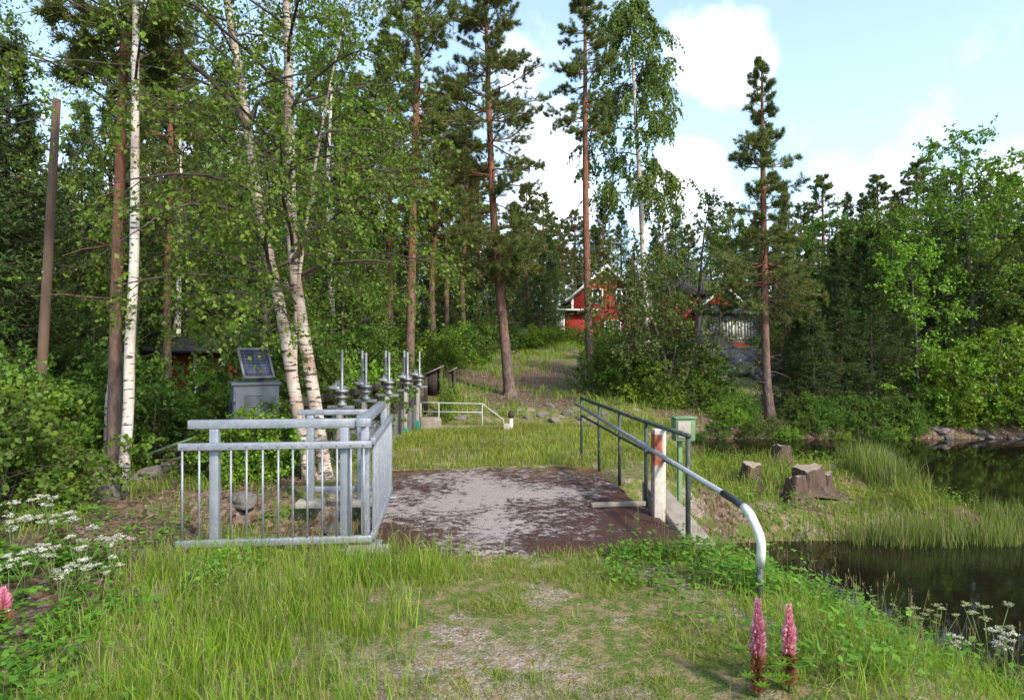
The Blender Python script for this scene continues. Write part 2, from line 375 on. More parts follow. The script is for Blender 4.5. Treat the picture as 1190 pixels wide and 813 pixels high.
t.put(br.inputs['Mortar Size'], .02)
p = t.n('ShaderNodeBsdfPrincipled', iBase_Color=br, iRoughness=.12); t.put(out.inputs[0], p)
cabm = pmat('grey_cabinet_paint', (.17, .185, .22), (.2, .215, .245), 3, .5, .1, .1, 30, spec=.4, bdist=.002)
gbox = pmat('faded_green_paint', (.11, .22, .09), (.17, .26, .14), 8, .6, 0, .3, 40, c3=(.34, .33, .27), spec=.3, bdist=.003)
dgreen = pmat('turquoise_paint', (.03, .2, .14), (.04, .24, .17), 8, .6, 0, .3, 40, spec=.3, bdist=.003)
# post: white paint with rusty red patch near the top and down the left face
postm, t, out = newmat('peeling_white_post')
v = t.coords(); nz = t.noise(v, 16, 5)
sepp = t.n('ShaderNodeSeparateXYZ', iVector=v)
top = t.math('MULTIPLY', t.rng(t.math('ADD', sepp.outputs['Z'], t.math('MULTIPLY', nz, .18)), .62, .68), t.rng(t.math('ADD', sepp.outputs['Z'], t.math('MULTIPLY', nz, .1)), .95, .93))
left = t.rng(t.math('ADD', sepp.outputs['X'], t.math('MULTIPLY', nz, .012)), -.052, -.06)
colr = t.mix(t.math('MAXIMUM', left, t.math('MULTIPLY', top, t.rng(sepp.outputs['X'], .04, .01))), t.ramp(nz, [(.3, (.36, .32, .26)), (.55, (.5, .47, .42))]), t.ramp(nz, [(.35, (.16, .03, .014)), (.6, (.3, .09, .045))]))
p = t.n('ShaderNodeBsdfPrincipled', iBase_Color=colr, iRoughness=.75, iNormal=t.n('ShaderNodeBump', iStrength=.4, iDistance=.004, iHeight=nz)); t.put(out.inputs[0], p)
# bridge deck: pale worn concrete under dark red-brown moss
deckm, t, out = newmat('mossy_deck')
v = t.coords(); a1 = t.noise(v, 1.1, 3, .5); a2 = t.noise(t.coords((1, 1.3, 1)), 9, 9, .8); a3 = t.noise(v, 60, 4)
sepp = t.n('ShaderNodeSeparateXYZ', iVector=v)
cen = t.math('ADD', t.math('MULTIPLY', t.rng(t.math('ABSOLUTE', t.math('ADD', sepp.outputs['X'], .25)), .0, 1.5, 1, 0), .5), t.math('MULTIPLY', t.rng(t.math('ABSOLUTE', t.math('ADD', sepp.outputs['Y'], -.15)), 0, 2.0, 1, 0), .5))
mfac = t.math('ADD', t.math('ADD', t.math('MULTIPLY', a1, .5), t.math('MULTIPLY', a2, 1.0)), t.math('ADD', t.math('MULTIPLY', cen, -.34), t.math('MULTIPLY', t.math('SUBTRACT', t.noise(v, 34, 5, .7), .5), .34)))
cc = t.ramp(a3, [(.3, (.16, .125, .12)), (.55, (.29, .25, .235)), (.8, (.38, .345, .325))])
mo = t.ramp(a3, [(.3, (.026, .013, .011)), (.6, (.075, .038, .031)), (.85, (.16, .1, .085))])
yel = t.ramp(a3, [(.3, (.06, .04, .012)), (.7, (.2, .13, .045))])
mo = t.mix(t.math('MULTIPLY', t.rng(sepp.outputs['Y'], .9, 1.7), t.rng(t.noise(v, 3, 4), .42, .58)), mo, yel)
fm = t.rng(mfac, .53, .62)
colr = t.mix(fm, cc, mo)
bp = t.n('ShaderNodeBump', iStrength=.9, iDistance=.012, iHeight=t.math('ADD', t.math('MULTIPLY', a3, .5), fm))
p = t.n('ShaderNodeBsdfPrincipled', iBase_Color=colr, iRoughness=.93, iNormal=bp); t.put(p.inputs['Specular IOR Level'], .12); t.put(out.inputs[0], p)
# barks
def birch_bark(name, white=(.62, .58, .54), dark=(.02, .018, .016), pink=(.45, .36, .31), amount=.57):
    m, t, out = newmat(name); v = t.coords((1.2, 1.2, 6)); w = t.coords()
    n = t.noise(v, 5, 5, .6, .4); c = t.mix(t.rng(t.noise(w, 2.2, 4), .42, .62), white, pink)
    c = t.mix(t.rng(n, amount, amount + .05), c, dark)
    n2 = t.noise(w, 5, 5, .6)
    sp = t.n('ShaderNodeSeparateXYZ', iVector=w)
    c = t.mix(t.math('MULTIPLY', t.rng(sp.outputs['Z'], 1.4, .0), t.rng(n2, .45, .58)), c, (.05, .042, .036))
    p = t.n('ShaderNodeBsdfPrincipled', iBase_Color=c, iRoughness=.7, iNormal=t.n('ShaderNodeBump', iStrength=.4, iDistance=.01, iHeight=n)); t.put(out.inputs[0], p); return m
birchb = birch_bark('birch_bark'); birchb2 = birch_bark('birch_bark_pinkish', (.5, .43, .38), (.035, .028, .024), (.3, .2, .15), .53)
def pine_bark(name, z0, z1):
    m, t, out = newmat(name); w = t.coords((1, 1, .35)); n = t.noise(w, 14, 5, .65)
    low = t.ramp(n, [(.3, (.035, .024, .02)), (.65, (.17, .12, .1))]); up = t.ramp(n, [(.3, (.085, .032, .018)), (.65, (.24, .1, .055))])
    sp = t.n('ShaderNodeSeparateXYZ', iVector=t.coords())
    c = t.mix(t.rng(t.math('ADD', sp.outputs['Z'], t.math('MULTIPLY', n, 1.5)), z0, z1), low, up)
    p = t.n('ShaderNodeBsdfPrincipled', iBase_Color=c, iRoughness=.9, iNormal=t.n('ShaderNodeBump', iStrength=.9, iDistance=.03, iHeight=n)); t.put(out.inputs[0], p); return m
pineb = pine_bark('pine_bark', 2.0, 5.5); pineb2 = pine_bark('pine_bark_reddish', 1.6, 4.5)
twigm = pmat('twig_bark', (.1, .075, .06), (.06, .045, .038), 6, .85, 0, .4, 25, c3=(.17, .14, .12))
greyb = pmat('grey_bark', (.12, .1, .085), (.07, .058, .048), 6, .9, 0, .8, 25, c3=(.17, .16, .13), stretch=(1, 1, .3))
spruceb = pmat('spruce_bark', (.08, .062, .05), (.05, .038, .03), 6, .9, 0, .8, 25, stretch=(1, 1, .4))
polem = pmat('weathered_pole', (.16, .105, .075), (.11, .075, .055), 3, .9, 0, .8, 20, c3=(.22, .18, .145), stretch=(3, 3, .2))
# leaves
birchl = leafmat('birch_leaves', (.07, .15, .014), (.18, .29, .03), .42)
birchd = leafmat('weeping_birch_leaves', (.08, .145, .025), (.17, .25, .05), .4)
alderl = leafmat('alder_leaves', (.085, .165, .016), (.19, .29, .035), .42)
brightl = leafmat('bright_leaves', (.11, .22, .016), (.22, .36, .035), .42)
oliveal = leafmat('olive_alder_leaves', (.075, .125, .025), (.15, .21, .05), .38)
darkl = leafmat('dark_leaves', (.055, .125, .014), (.14, .24, .03), .42)
pinen = leafmat('pine_needles', (.065, .105, .024), (.17, .205, .05), .28, .6, .02)
sprucen = leafmat('spruce_needles', (.034, .07, .016), (.095, .15, .032), .25, .6, .02)
brownn = leafmat('olive_needles', (.075, .09, .022), (.165, .175, .042), .28, .6, .02)
grassm = leafmat('grass_blades', (.12, .235, .016), (.24, .36, .03), .44, .5, .02, (.3, .26, .12), 2.4)
grassy = leafmat('yellowing_grass', (.14, .21, .02), (.26, .32, .045), .42, .5, .02, (.3, .25, .12))
strawm = leafmat('straw_stems', (.17, .2, .07), (.36, .3, .15), .3, .6, 0)
herbm = leafmat('herb_leaves', (.06, .15, .012), (.15, .28, .028), .4)
reedm = leafmat('reed_blades', (.12, .2, .035), (.24, .32, .08), .38, .5, .02, (.3, .28, .15))
flowm = leafmat('white_florets', (.62, .62, .55), (.8, .8, .74), .3)
stemm = pmat('green_stems', (.09, .14, .035), (.13, .17, .05), 10, .6, 0, .1, 40)

# ------------------------------------------------------------------ bridge and its rails
RV = np.array([.9943, .1064, 0]); UV = np.array([-.1064, .9943, 0]); ZV = np.array([0, 0, 1.])
def br(s, t_, z=0): return RV * s + UV * t_ + ZV * z                 # across, along, up
BROT = math.atan2(.1064, .9943)
def bridge():
    c = br(.73, 7.5, 0); th = thing('footbridge', 'flat concrete footbridge with a worn dark mossy deck between two railings', 'bridge', tuple(c), BROT)
    rg = np.random.RandomState(3)
    n, m = 60, 80; xx = np.linspace(-1.5, 1.5, n); yy = np.linspace(-2.04, 2.0, m); A, B = np.meshgrid(xx, yy)
    z = .02 + (fbm(A * 3 + 5, B * 3) - .47) * .03 - .03 * sm(1.9, 2.04, np.abs(B)) - .02 * sm(1.42, 1.5, np.abs(A))
    A2 = A.copy(); A2[:, 0] += (fbm(B[:, 0] * 3, B[:, 0]) - .47) * .08; A2[:, -1] += (fbm(B[:, 0] * 3 + 9, B[:, 0]) - .47) * .08
    B2 = B.copy(); B2[0] += (fbm(A[0] * 4, A[0] + 3) - .47) * .14; B2[-1] += (fbm(A[0] * 2, A[0] + 7) - .47) * .7
    q = MB(); i = (np.arange(m - 1)[:, None] * n + np.arange(n - 1)[None]).reshape(-1)
    q.add(np.stack([A2, B2, z], -1), np.stack([i, i + 1, i + n + 1, i + n], -1)); ob = q.build('deck_surface', deckm, th, smooth=True)
    q = MB().box((0, 0, -.14), (2.96, 3.9, .24)); q.build('slab', conc, th, bevel=.02)
    for y in (-1.66, 1.2): MB().box((0, y, -.85), (3.0, .5, 1.16)).build('abutment', conc, th, bevel=.02)
    # sloping wing wall by the right hand near post
    q = MB(); q.add([(1.6, -1.5, -.9), (1.98, -1.5, -.9), (1.98, -.1, -.9), (1.6, -.1, -.9), (1.6, -1.5, -.08), (1.9, -1.5, -.12), (1.84, -.1, .2), (1.6, -.1, .22)], [[0, 3, 2, 1], [4, 5, 6, 7], [0, 1, 5, 4], [1, 2, 6, 5], [2, 3, 7, 6], [3, 0, 4, 7]])
    q.build('wing_wall', conc, th, bevel=.02)
    MB().box((1.2, -.52, .045), (.62, .07, .05), .03).build('kerb_strip', conc, th, bevel=.01)
    MB().box((-1.36, -1.93, .03), (.36, .16, .1)).build('footing', concl, th, bevel=.01)
    return th
bridge()
def railing():
    th = thing('metal_railing', 'three sided galvanised steel safety railing with thin bars left of the bridge', 'railing', tuple(br(-.66, 5.75, 0)))
    K = dict(parent=th, world=True, bevel=.006)
    s0, s1, t0, t1 = -2.19, -.66, 5.72, 7.72                         # left end, corner line, near and far panel
    def part(n, a, b, w, h): return MB().beam(a, b, w, h).build(n, galv, **K)
    # near panel across the picture
    part('handrail', br(s0 + .02, t0 + .09, 1.11), br(s1 + .03, t0 + .09, 1.11), .075, .075)
    part('upper_rail', br(s0 - .03, t0, .93), br(s1 + .045, t0, .93), .05, .06)
    part('lower_rail', br(s0 - .05, t0, .11), br(s1 + .045, t0, .11), .05, .06)
    for px in (257, 397):
        s = (px - 226) / (422 - 226) * (s1 - s0) + s0
        g = -.1 if px < 300 else 0
        part('post', br(s, t0 + .065, g), br(s, t0 + .065, 1.072), .075, .06)
        MB().box(br(s, t0 + .065, g + .01), (.16, .14, .02), BROT).build('base_plate', galv, **K)
    for px in (226.5, 244, 277, 293.5, 310.5, 327, 342.5, 358, 374, 390, 405, 419):
        s = (px - 226) / (422 - 226) * (s1 - s0) + s0
        MB().tube([br(s, t0 - .012, .14), br(s, t0 - .012, .9)], .0095, 8).build('baluster', galv, parent=th, world=True, smooth=True)
    for px in (226.5, 244, 277, 293.5, 310.5, 327, 342.5, 358, 374, 390, 405, 419):
        s = (px - 226) / (422 - 226) * (s1 - s0) + s0
        c = br(s, t0 - .026, .93); MB().tube([c, c - UV * .008], .007, 6).build('bolt', galv2, parent=th, world=True)
    # side panel along the bridge
    part('handrail', br(s1 - .05, t0 + .02, 1.115), br(s1 - .05, t1 - .05, 1.115), .085, .075)
    part('upper_rail', br(s1 + .05, t0 + .03, .95), br(s1 + .05, t1, .95), .045, .06)
    part('lower_rail', br(s1 + .05, t0 + .03, .12), br(s1 + .05, t1, .12), .045, .06)
    for tt in (t0 + .09, t1 - .1):
        part('post', br(s1 - .02, tt, .0), br(s1 - .02, tt, 1.076), .07, .07)
        MB().box(br(s1 + .02, tt, .045), (.2, .16, .02), BROT).build('base_plate', galv, **K)
    for k in range(17):
        tt = t0 + .1 + k * (t1 - t0 - .12) / 16
        part('baluster', br(s1 + .05, tt, .148), br(s1 + .05, tt, .922), .03, .012)
    # far panel
    part('handrail', br(s0 + .95 - .42, t1 - .06, 1.03), br(s1 - .1, t1 - .06, 1.03), .07, .06)
    part('upper_rail', br(s0 + .6, t1, .86), br(s1 - .1, t1, .86), .05, .05)
    part('lower_rail', br(s0 + .6, t1, .13), br(s1 - .06, t1, .13), .05, .06)
    for s in (-1.52, -.95):
        part('post', br(s, t1 - .06, -.02), br(s, t1 - .06, 1.0), .08, .06)
        MB().box(br(s, t1 - .06, -.02), (.3, .22, .07), BROT).build('footing', concl, **K)
railing()
SP = 2.27                                                            # line of the green rail, across
posts = [(5.93, -.35), (7.05, 0), (8.15, 0), (9.25, -.02), (10.45, -.08)]
def green_rail():
    th = thing('pipe_railing', 'dark green tubular railing with peeling paint along the right edge of the bridge', 'railing', tuple(br(SP, 5.93, 0)))
    K = dict(parent=th, world=True, smooth=True)
    for tt, z in posts:
        sx = SP + (.05 if tt < 6 else 0)
        MB().tube([br(sx, tt, z), br(sx, tt, .5), br(sx, tt, .925)], .024 if tt < 6 else .021, 10).build('post', greenp, **K)
    MB().tube([br(SP + .05, 5.9, .935), br(SP, 7.5, .94), br(SP, 10.47, .955)], .023, 10).build('top_rail', greenp, **K)
    MB().tube([br(SP + .03, 5.95, .60), br(SP, 8, .63), br(SP, 10.45, .67)], .019, 10).build('middle_rail', greenp, **K)
green_rail()
def barrier():
    th = thing('barrier_pipe', 'long grey pipe along the green railing with a black sleeve and white bent end', 'pipe', tuple(br(SP - .06, 5, 0)))
    K = dict(parent=th, world=True, smooth=True); s = SP - .07
    a = br(s, 10.75, .86); b = br(s - .01, 4.86, .625)
    MB().tube([a, a * .5 + b * .5, b], .0235, 14).build('pipe', pipe_m, **K)
    MB().tube([b + (a - b) * .001, b + (b - a) * .035, b + (b - a) * .06 + ZV * -.01], .028, 14).build('sleeve', blackr, **K)
    e = b + (b - a) * .058 - ZV * .01; d = nrm(b - a)
    pts = [e, e + d * .05 - ZV * .008, e + d * .11 - ZV * .028, e + d * .17 - ZV * .07, e + d * .205 - ZV * .13 + RV * .015, e + d * .215 - ZV * .2 + RV * .025, e + d * .205 - ZV * .27 + RV * .03, e + d * .18 - ZV * .36 + RV * .035, e + d * .055 - ZV * .5]
    MB().tube(pts[:-1] , .031, 14).build('bent_end', whitep, **K)
    f = pts[-2]; MB().tube([f + ZV * .03, f - ZV * .5], .024, 10).build('stub_post', greenp, **K)
    for tt, _ in posts[:4]:
        k = (tt - 4.86) / (10.75 - 4.86); z = .625 + k * .235
        MB().box(br(s + .03, tt, z), (.05, .03, .03), BROT).build('bracket', greenp, **K)
barrier()
o = MB().box((0, 0, .45), (.125, .125, .98)).build('marker_post', postm, bevel=.01); o.location = (1.535, 6.78, -.02); o.rotation_euler = (R(-.5), R(.5), .1)
tag(o, 'square white wooden marker post with a rusty red patch beside the green railing', 'post')
def green_cabinet():
    x, y = X_at(794, 7.3), 7.3; z = gz(x, y)
    th = thing('electrical_box', 'small faded green electrical box on a green post behind the right railing', 'electrical box', (x, y, z), R(6))
    h = .98 - z
    MB().box((0, 0, h - .13), (.23, .15, .25)).build('housing', gbox, th, bevel=.012)
    MB().box((0, -.005, h + .008), (.25, .17, .02)).build('lid', gbox, th, bevel=.004)
    MB().box((-.02, -.082, h - .12), (.15, .012, .19)).build('door', concl, th, bevel=.004)
    MB().beam((-.03, .03, -.1), (-.03, .03, h - .2), .048, .048).build('post', gbox, th, bevel=.004)
green_cabinet()
# ------------------------------------------------------------------ dam with its hoists
def lin(a, b, k): return a + (b - a) * k
hoist_px = [396, 424, 451, 472.5, 486.5]; hoist_y = [10.3, 11.6, 13.0, 14.5, 16.0]
gname = ['nearest, leftmost steel sluice hoist with a single stem beside the birch trunks', 'second steel sluice hoist from the birches with twin screw stems and round gearbox',
         'middle steel sluice hoist of the row with twin screw stems', 'steel sluice hoist standing over the nearer turquoise footing', 'farthest, rightmost sluice hoist with one stem beside the white rail']
for i, (px, Y) in enumerate(zip(hoist_px, hoist_y)):
    x = X_at(px, Y); th = thing('sluice_hoist', gname[i], 'sluice hoist', (x, Y, -.3), R(-8), 'hoists along the dam')
    K = dict(parent=th, smooth=False)
    zt = 2.02 if i else 2.05
    two = i in (1, 2, 3)
    MB().tube([(.03, -.02, .3), (.03, -.02, zt - (.02 if two else 0))], .022, 10).build('stem', galv2, **K)
    if two: MB().tube([(-.085, .1, .3), (-.085, .1, zt + .02)], .022, 10).build('stem', galv2, **K)
    # large round gearbox with a dome
    MB().lathe((-.11, .12, 1.42), [(0, -.09), (.06, -.09), (.075, -.02), (.14, -.015), (.155, .005), (.155, .035), (.13, .05), (.055, .06), (.04, .1), (.035, .14), (0, .145)], 22).build('gearbox', galv2, th, smooth=False)
    # small front gear with flanges
    MB().lathe((.03, -.02, 1.18), [(0, -.02), (.075, -.02), (.075, .02), (.045, .03), (.045, .1), (.085, .11), (.085, .135), (.04, .145), (.04, .19), (.1, .2), (.105, .22), (.1, .235), (.04, .25), (0, .25)], 18).build('gear_housing', galv2, th)
    MB().beam((-.2, -.02, 1.14), (.22, -.02, 1.14), .1, .05).build('bracket', galv2, th, bevel=.004)
    for dx, dy, w in ((-.01, -.03, .075), (-.2, .16, .05)):
        MB().beam((dx, dy, -.2), (dx, dy, 1.12), w, w).build('support_post', concl if w > .06 else galv2, th, bevel=.005)
    if i >= 3:
        MB().box((-.01, -.03, .16), (.1, .1, .3)).build('painted_footing', dgreen, th, bevel=.005)
    else: MB().box((-.01, -.03, .0), (.14, .14, .5)).build('footing', concl, th, bevel=.005)
def dam():
    a = np.array([X_at(372, 9.6), 9.6, 0]); b = np.array([X_at(492, 17.0), 17.0, 0]); d = nrm(b - a); n = np.array([d[1], -d[0], 0])
    th = thing('dam_wall', 'low grey concrete dam wall under the row of hoists', 'dam', tuple(a + ZV * -.5))
    MB().beam(a - n * .22 + ZV * -.2, b - n * .22 + ZV * -.2, .28, 1.0).build('wall', concg, th, world=True, bevel=.02)
    th = thing('timber_walkway', 'dark old timber walkway with plank rails behind the hoists', 'walkway', tuple(a - n * .5))
    for z, w, h, o in ((.96, .07, .12, -.3), (.74, .07, .1, -.3), (.86, .06, .09, -.95), (.3, .1, .22, -.3)):
        MB().beam(a - n * -o * 1 + ZV * z if False else a + n * o + ZV * z, b + n * o + d * 1.6 + ZV * z, w, h).build('rail', timber, th, world=True, bevel=.006)
    for k in range(24):
        p_ = a + d * (k * .38 + .1)
        MB().beam(p_ - n * .3 + ZV * .42, p_ - n * 1.05 + ZV * .42, .33, .05).build('plank', timber, th, world=True)
    for k in range(7):
        p_ = a + d * (k * 1.3 + .3) - n * .36
        MB().beam(p_ + ZV * -.8, p_ + ZV * 1.0, .11, .11).build('post', timber, th, world=True, bevel=.006)
    # dark board parapet at the far end
    for nm, px0, px1, Y, y0a, y0b, y1, lab in (('timber_parapet', 494, 514, 19.0, 437, 426, 460, 'black tarred board parapet with a sloping top at the far end of the dam'),
                                          ('timber_post_frame', 522, 529.5, 20.5, 434, 428, 452, 'narrow black timber frame standing on the grassy slope beyond the dam')):
        A, B = X_at(px0, Y), X_at(px1, Y); za, zb, z1 = at(0, y0a, Y)[2], at(0, y0b, Y)[2], at(0, y1, Y)[2]; base = -.4
        th = thing(nm, lab, 'timber frame', (A, Y, base))
        q = MB(); q.prism([(A, z1), (B, z1), (B, zb), (A, za)], Y, Y + .05); q.build('board_panel', timber, th, world=True)
        for xx, zz in ((A + .03, za), (B - .03, zb)): MB().beam((xx, Y - .05, base), (xx, Y - .05, zz - .03), .09, .09).build('post', timber, th, world=True)
        MB().beam((A - .05, Y - .04, za + .02), (B + .05, Y - .04, zb + .02), .16, .04).build('cap', greyw, th, world=True)
dam()
def white_rail():
    Y = 17.4; g = gz(-1, Y) ; th = thing('white_railing', 'low white tubular railing with sloping end across the grass by the dam', 'railing', (X_at(540, Y), Y, -.4))
    z = lambda y: at(0, y, Y)[2]
    x0, x1, x2, x3 = [X_at(p_, Y) for p_ in (489, 510, 560.5, 585)]
    K = dict(parent=th, world=True, smooth=True)
    MB().tube([(x0, Y, z(468)), (x1, Y, z(468.5)), (x2, Y, z(469.5)), (x3, Y, z(488)), (x3 + .02, Y, z(503))], .017, 8).build('top_rail', railw, **K)
    MB().tube([(x0, Y, z(478.5)), (x2, Y, z(479.5))], .015, 8).build('middle_rail', railw, **K)
    for xx in (x0, x1, x2): MB().tube([(xx, Y, -.7), (xx, Y, z(469))], .017, 8).build('post', railw, **K)
    th2 = MB().box((0, 0, 0), (1.9, .35, .3)).build('concrete_sill', conc, bevel=.03); th2.location = (X_at(548, Y + .2), Y + .2, z(498) - .1); tag(th2, 'long low dark concrete sill beneath the white tubular railing', 'concrete block')
    o = MB().box((0, 0, 0), (.55, .5, .6)).build('concrete_block', conc, bevel=.04); o.location = (X_at(500, 16.9), 16.9, -.32); o.rotation_euler = (0, 0, .2); tag(o, 'square weathered concrete block beside the last hoist', 'concrete block')
    th = thing('bollard', 'short white bollard with dark cap at the right end of the white railing', 'bollard', (X_at(594, 16.5), 16.5, -.4))
    MB().tube([(0, 0, 0), (0, 0, .45)], .05, 10).build('post', whitep, th, smooth=True); MB().lathe((0, 0, .42), [(0, 0), (.075, 0), (.08, .1), (.05, .18), (0, .2)], 12).build('cap', timber, th)
    o = MB().box((0, 0, 0), (.18, .2, .36)).build('concrete_block', concl, bevel=.02); o.location = (X_at(589, 16.4), 16.4, -.3); tag(o, 'small pale concrete block at the foot of the white bollard', 'concrete block')
white_rail()
def cabinet():
    Y = 9.6; x = X_at(296, Y); th = thing('control_cabinet', 'tall grey metal control cabinet on a pale plinth behind the near railing', 'cabinet', (x, Y, .05), R(28))
    z1 = at(0, 447, Y)[2] - .05
    MB().box((0, 0, .3 + (z1 - .3) / 2), (.62, .5, z1 - .3)).build('housing', cabm, th, bevel=.01)
    MB().box((-.02, -.262, .3 + (z1 - .3) / 2), (.54, .02, z1 - .42)).build('door', cabm, th, bevel=.005)
    MB().box((0, 0, .14), (.58, .46, .32)).build('plinth', concl, th, bevel=.01)
    MB().box((0, 0, z1 + .02), (.68, .56, .04)).build('lid', cabm, th, bevel=.006)
    MB().beam((.2, -.28, .8), (.2, -.28, .95), .02, .03).build('handle', blackr, th)
    q = MB()
    for k in range(6): q.box((-.04, -.278, z1 - .3 + k * .03), (.26, .012, .012))
    q.build('vent_grille', galv2, th)
    MB().tube([(-.33, .1, .02), (-.34, .1, z1 * .6), (-.32, .1, z1 * .8)], .018, 8).build('cable_conduit', blackr, th, smooth=True)
    for zz in (.5, z1 - .25): MB().tube([(-.3, -.28, zz), (-.3, -.28, zz + .08)], .012, 8).build('hinge', galv2, th)
    sp_ = thing('solar_panel', 'tilted solar panel in a pale metal frame above the grey cabinet', 'solar panel', (X_at(299, Y), Y - .05, z1 + .1), R(38))
    MB().box((0, 0, .26), (.4, .5, .03), rx=R(52)).build('cells', pvm, sp_)
    fr = MB(); cs, sn = math.cos(R(52)), math.sin(R(52))
    for xx in (-.21, .21): fr.box((xx, 0, .265), (.03, .54, .045), rx=R(52))
    for dy in (-.26, .26): fr.box((0, dy * cs, .265 + dy * sn), (.42, .03, .047), rx=R(52))
    fr.build('frame', galv2, sp_)
    MB().tube([(0, .05, -.1), (0, .05, .26)], .03, 8).build('bracket', galv2, sp_)
cabinet()
def pole():
    Y = 9.8; pts = [at(43, 530, Y), at(47, 460, Y), at(56, 300, Y), at(66, 116, Y)]; b = pts[0].copy(); b[2] = gz(b[0], b[1]) - .1; pts[0] = b
    th = thing('utility_pole', 'leaning weathered wooden utility pole in front of the dark spruces', 'utility pole', tuple(b))
    MB().tube(pts, [.078, .074, .066, .055], 14).build('pole', polem, th, world=True, smooth=True)
    tp = pts[-1]
    for dz in (-.15, -.42):
        MB().tube([tp + (-.05, -.05, dz), tp + (-.14, -.09, dz), tp + (-.14, -.09, dz + .09)], .012, 6).build('bracket', galv2, th, world=True)
        MB().lathe(tp + (-.14, -.09, dz + .07), [(0, 0), (.03, 0), (.035, .04), (.02, .06), (.03, .085), (0, .095)], 10).build('insulator', whitep, th, world=True)
    for k, (dz, py, lab) in enumerate(((-.09, 128, 'upper black power cable running left from the pole top'), (-.36, 143, 'lower black power cable running left from the pole top'))):
        a = tp + (-.14, -.09, dz + .06); e = at(-260, py - 10, 8.4); pp = [a + (e - a) * f - ZV * .25 * 4 * f * (1 - f) for f in np.linspace(0, 1, 9)]
        o = MB().tube(pp, .011, 6).build('power_cable', blackr, origin=tuple(a), smooth=True); tag(o, lab, 'cable', 'cables on the utility pole')
pole()

# ------------------------------------------------------------------ buildings
def gable_house(name, label, cat, px_l, px_r, Y, yb, ye, ya, depth, wallm, extra=None):
    x0, x1 = X_at(px_l, Y), X_at(px_r, Y); zb, ze, za = at(0, yb, Y)[2] - .6, at(0, ye, Y)[2], at(0, ya, Y)[2]; xm = (x0 + x1) / 2
    th = thing(name, label, cat, (xm, Y, zb))
    MB().prism([(x0, zb), (x1, zb), (x1, ze), (xm, za), (x0, ze)], Y, Y + depth).build('wall', wallm, th, world=True)
    sl = (za - ze) / (xm - x0); ov = .35
    for sgn, xe in ((-1, x0), (1, x1)):
        a = np.array([xm, za + .04]); e = np.array([xe + sgn * ov, ze - sl * ov + .04])
        q = MB(); pl = [tuple(e), tuple(a), (a[0], a[1] + .13), (e[0], e[1] + .13)]
        if sgn > 0: pl = pl[::-1]
        q.prism(pl, Y - .35, Y + depth + .35); q.build('roof', roofm, th, world=True)
        q = MB(); pl = [(e[0], e[1] - .1), (a[0], a[1] - .1), (a[0], a[1] + .15), (e[0], e[1] + .15)]
        if sgn > 0: pl = pl[::-1]
        q.prism(pl, Y - .42, Y - .355); q.build('bargeboard', whitep, th, world=True)
        MB().box((xe - sgn * .06, Y - .02, (zb + ze) / 2), (.16, .05, ze - zb)).build('corner_board', whitep, th, world=True)
    return th, x0, x1, xm, zb, ze, za
def window(th, x, y, z, w, h, fm=None):
    f = MB()
    for dx in (-w / 2, 0, w / 2): f.box((x + dx, y - .03, z), (.09, .06, h + .09))
    for dz in (-h / 2, 0, h / 2): f.box((x, y - .032, z + dz), (w + .09, .06, .08 if dz else .04))
    fr = f.build('window', fm or whitep, th, world=True)
    p_ = MB().box((x, y - .012, z), (w, .02, h)).build('pane', glass, fr, world=True)
th, x0, x1, xm, zb, ze, za = gable_house('red_house', 'red wooden house with white gable trim half hidden behind the tall pine', 'house', 664, 744, 45, 396, 347, 311, 7, redw)
window(th, X_at(694, 45), 45, at(0, 345, 45)[2], .7, 1.0); window(th, X_at(722, 45), 45, at(0, 345, 45)[2], .7, 1.0)
window(th, X_at(712, 45), 45, at(0, 382, 45)[2], 1.1, 1.1)
# low lean-to in front with its dark roof and white corner boards
Yl = 43.2; l0, l1 = X_at(654, Yl), X_at(683, Yl); zt = at(0, 362, Yl)[2]
MB().box(((l0 + l1) / 2, Yl + .9, (zb + zt) / 2), (l1 - l0, 1.75, zt - zb)).build('porch_wall', redw, th, world=True)
for xx in (l0 + .04, l1 - .04): MB().box((xx, Yl - .01, (zb + zt) / 2), (.17, .06, zt - zb)).build('corner_board', whitep, th, world=True)
q = MB(); q.prism([(l0 - .45, zt + .03), (l1 + .75, zt + .03), (l1 + .75, zt + .15), (l0 - .45, zt + .15)], Yl - .45, Yl + 2.2); q.build('porch_roof', roofm, th, world=True)
MB().box(((l0 + l1) / 2 + .1, Yl - .47, zt + .06), (l1 - l0 + 1.2, .05, .13)).build('fascia', whitep, th, world=True)
MB().tube([(l0 - .3, Yl - .3, zt), (l0 - .12, Yl - .1, zt - .3), (l0 - .12, Yl - .1, zb)], .05, 8).build('downpipe', whitep, th, world=True)
MB().tube([(X_at(711, 47), 47, za - 1.2), (X_at(711, 47), 47, at(0, 279, 47)[2])], .035, 6).build('antenna_mast', galv2, th, world=True)
an = MB(); zz = at(0, 283, 47)[2]; an.tube([(X_at(709, 47), 47, zz), (X_at(726, 47), 47, zz)], .025, 5)
for k in range(6): an.tube([(X_at(711 + 3 * k, 47), 46.7, zz), (X_at(711 + 3 * k, 47), 47.3, zz)], .015, 4)
an.build('antenna', galv2, th, world=True)
th, x0, x1, xm, zb, ze, za = gable_house('veranda_house', 'house with dark roof and white glazed veranda on the rocky slope above the pond', 'house', 812, 868, 43, 402, 360, 334, 8, redw)
MB().box((X_at(803, 44), 45.5, (at(0, 340, 44)[2] + zb) / 2), (4, 3, at(0, 340, 44)[2] - zb)).build('wall', redw, th, world=True)
q = MB(); hx = X_at(803, 44); q.prism([(hx - 2.2, at(0, 343, 44)[2]), (hx + 2.2, at(0, 343, 44)[2]), (hx + .9, at(0, 321, 44)[2]), (hx - .6, at(0, 321, 44)[2])], 43.6, 47.4); q.build('hipped_roof', roofm, th, world=True)
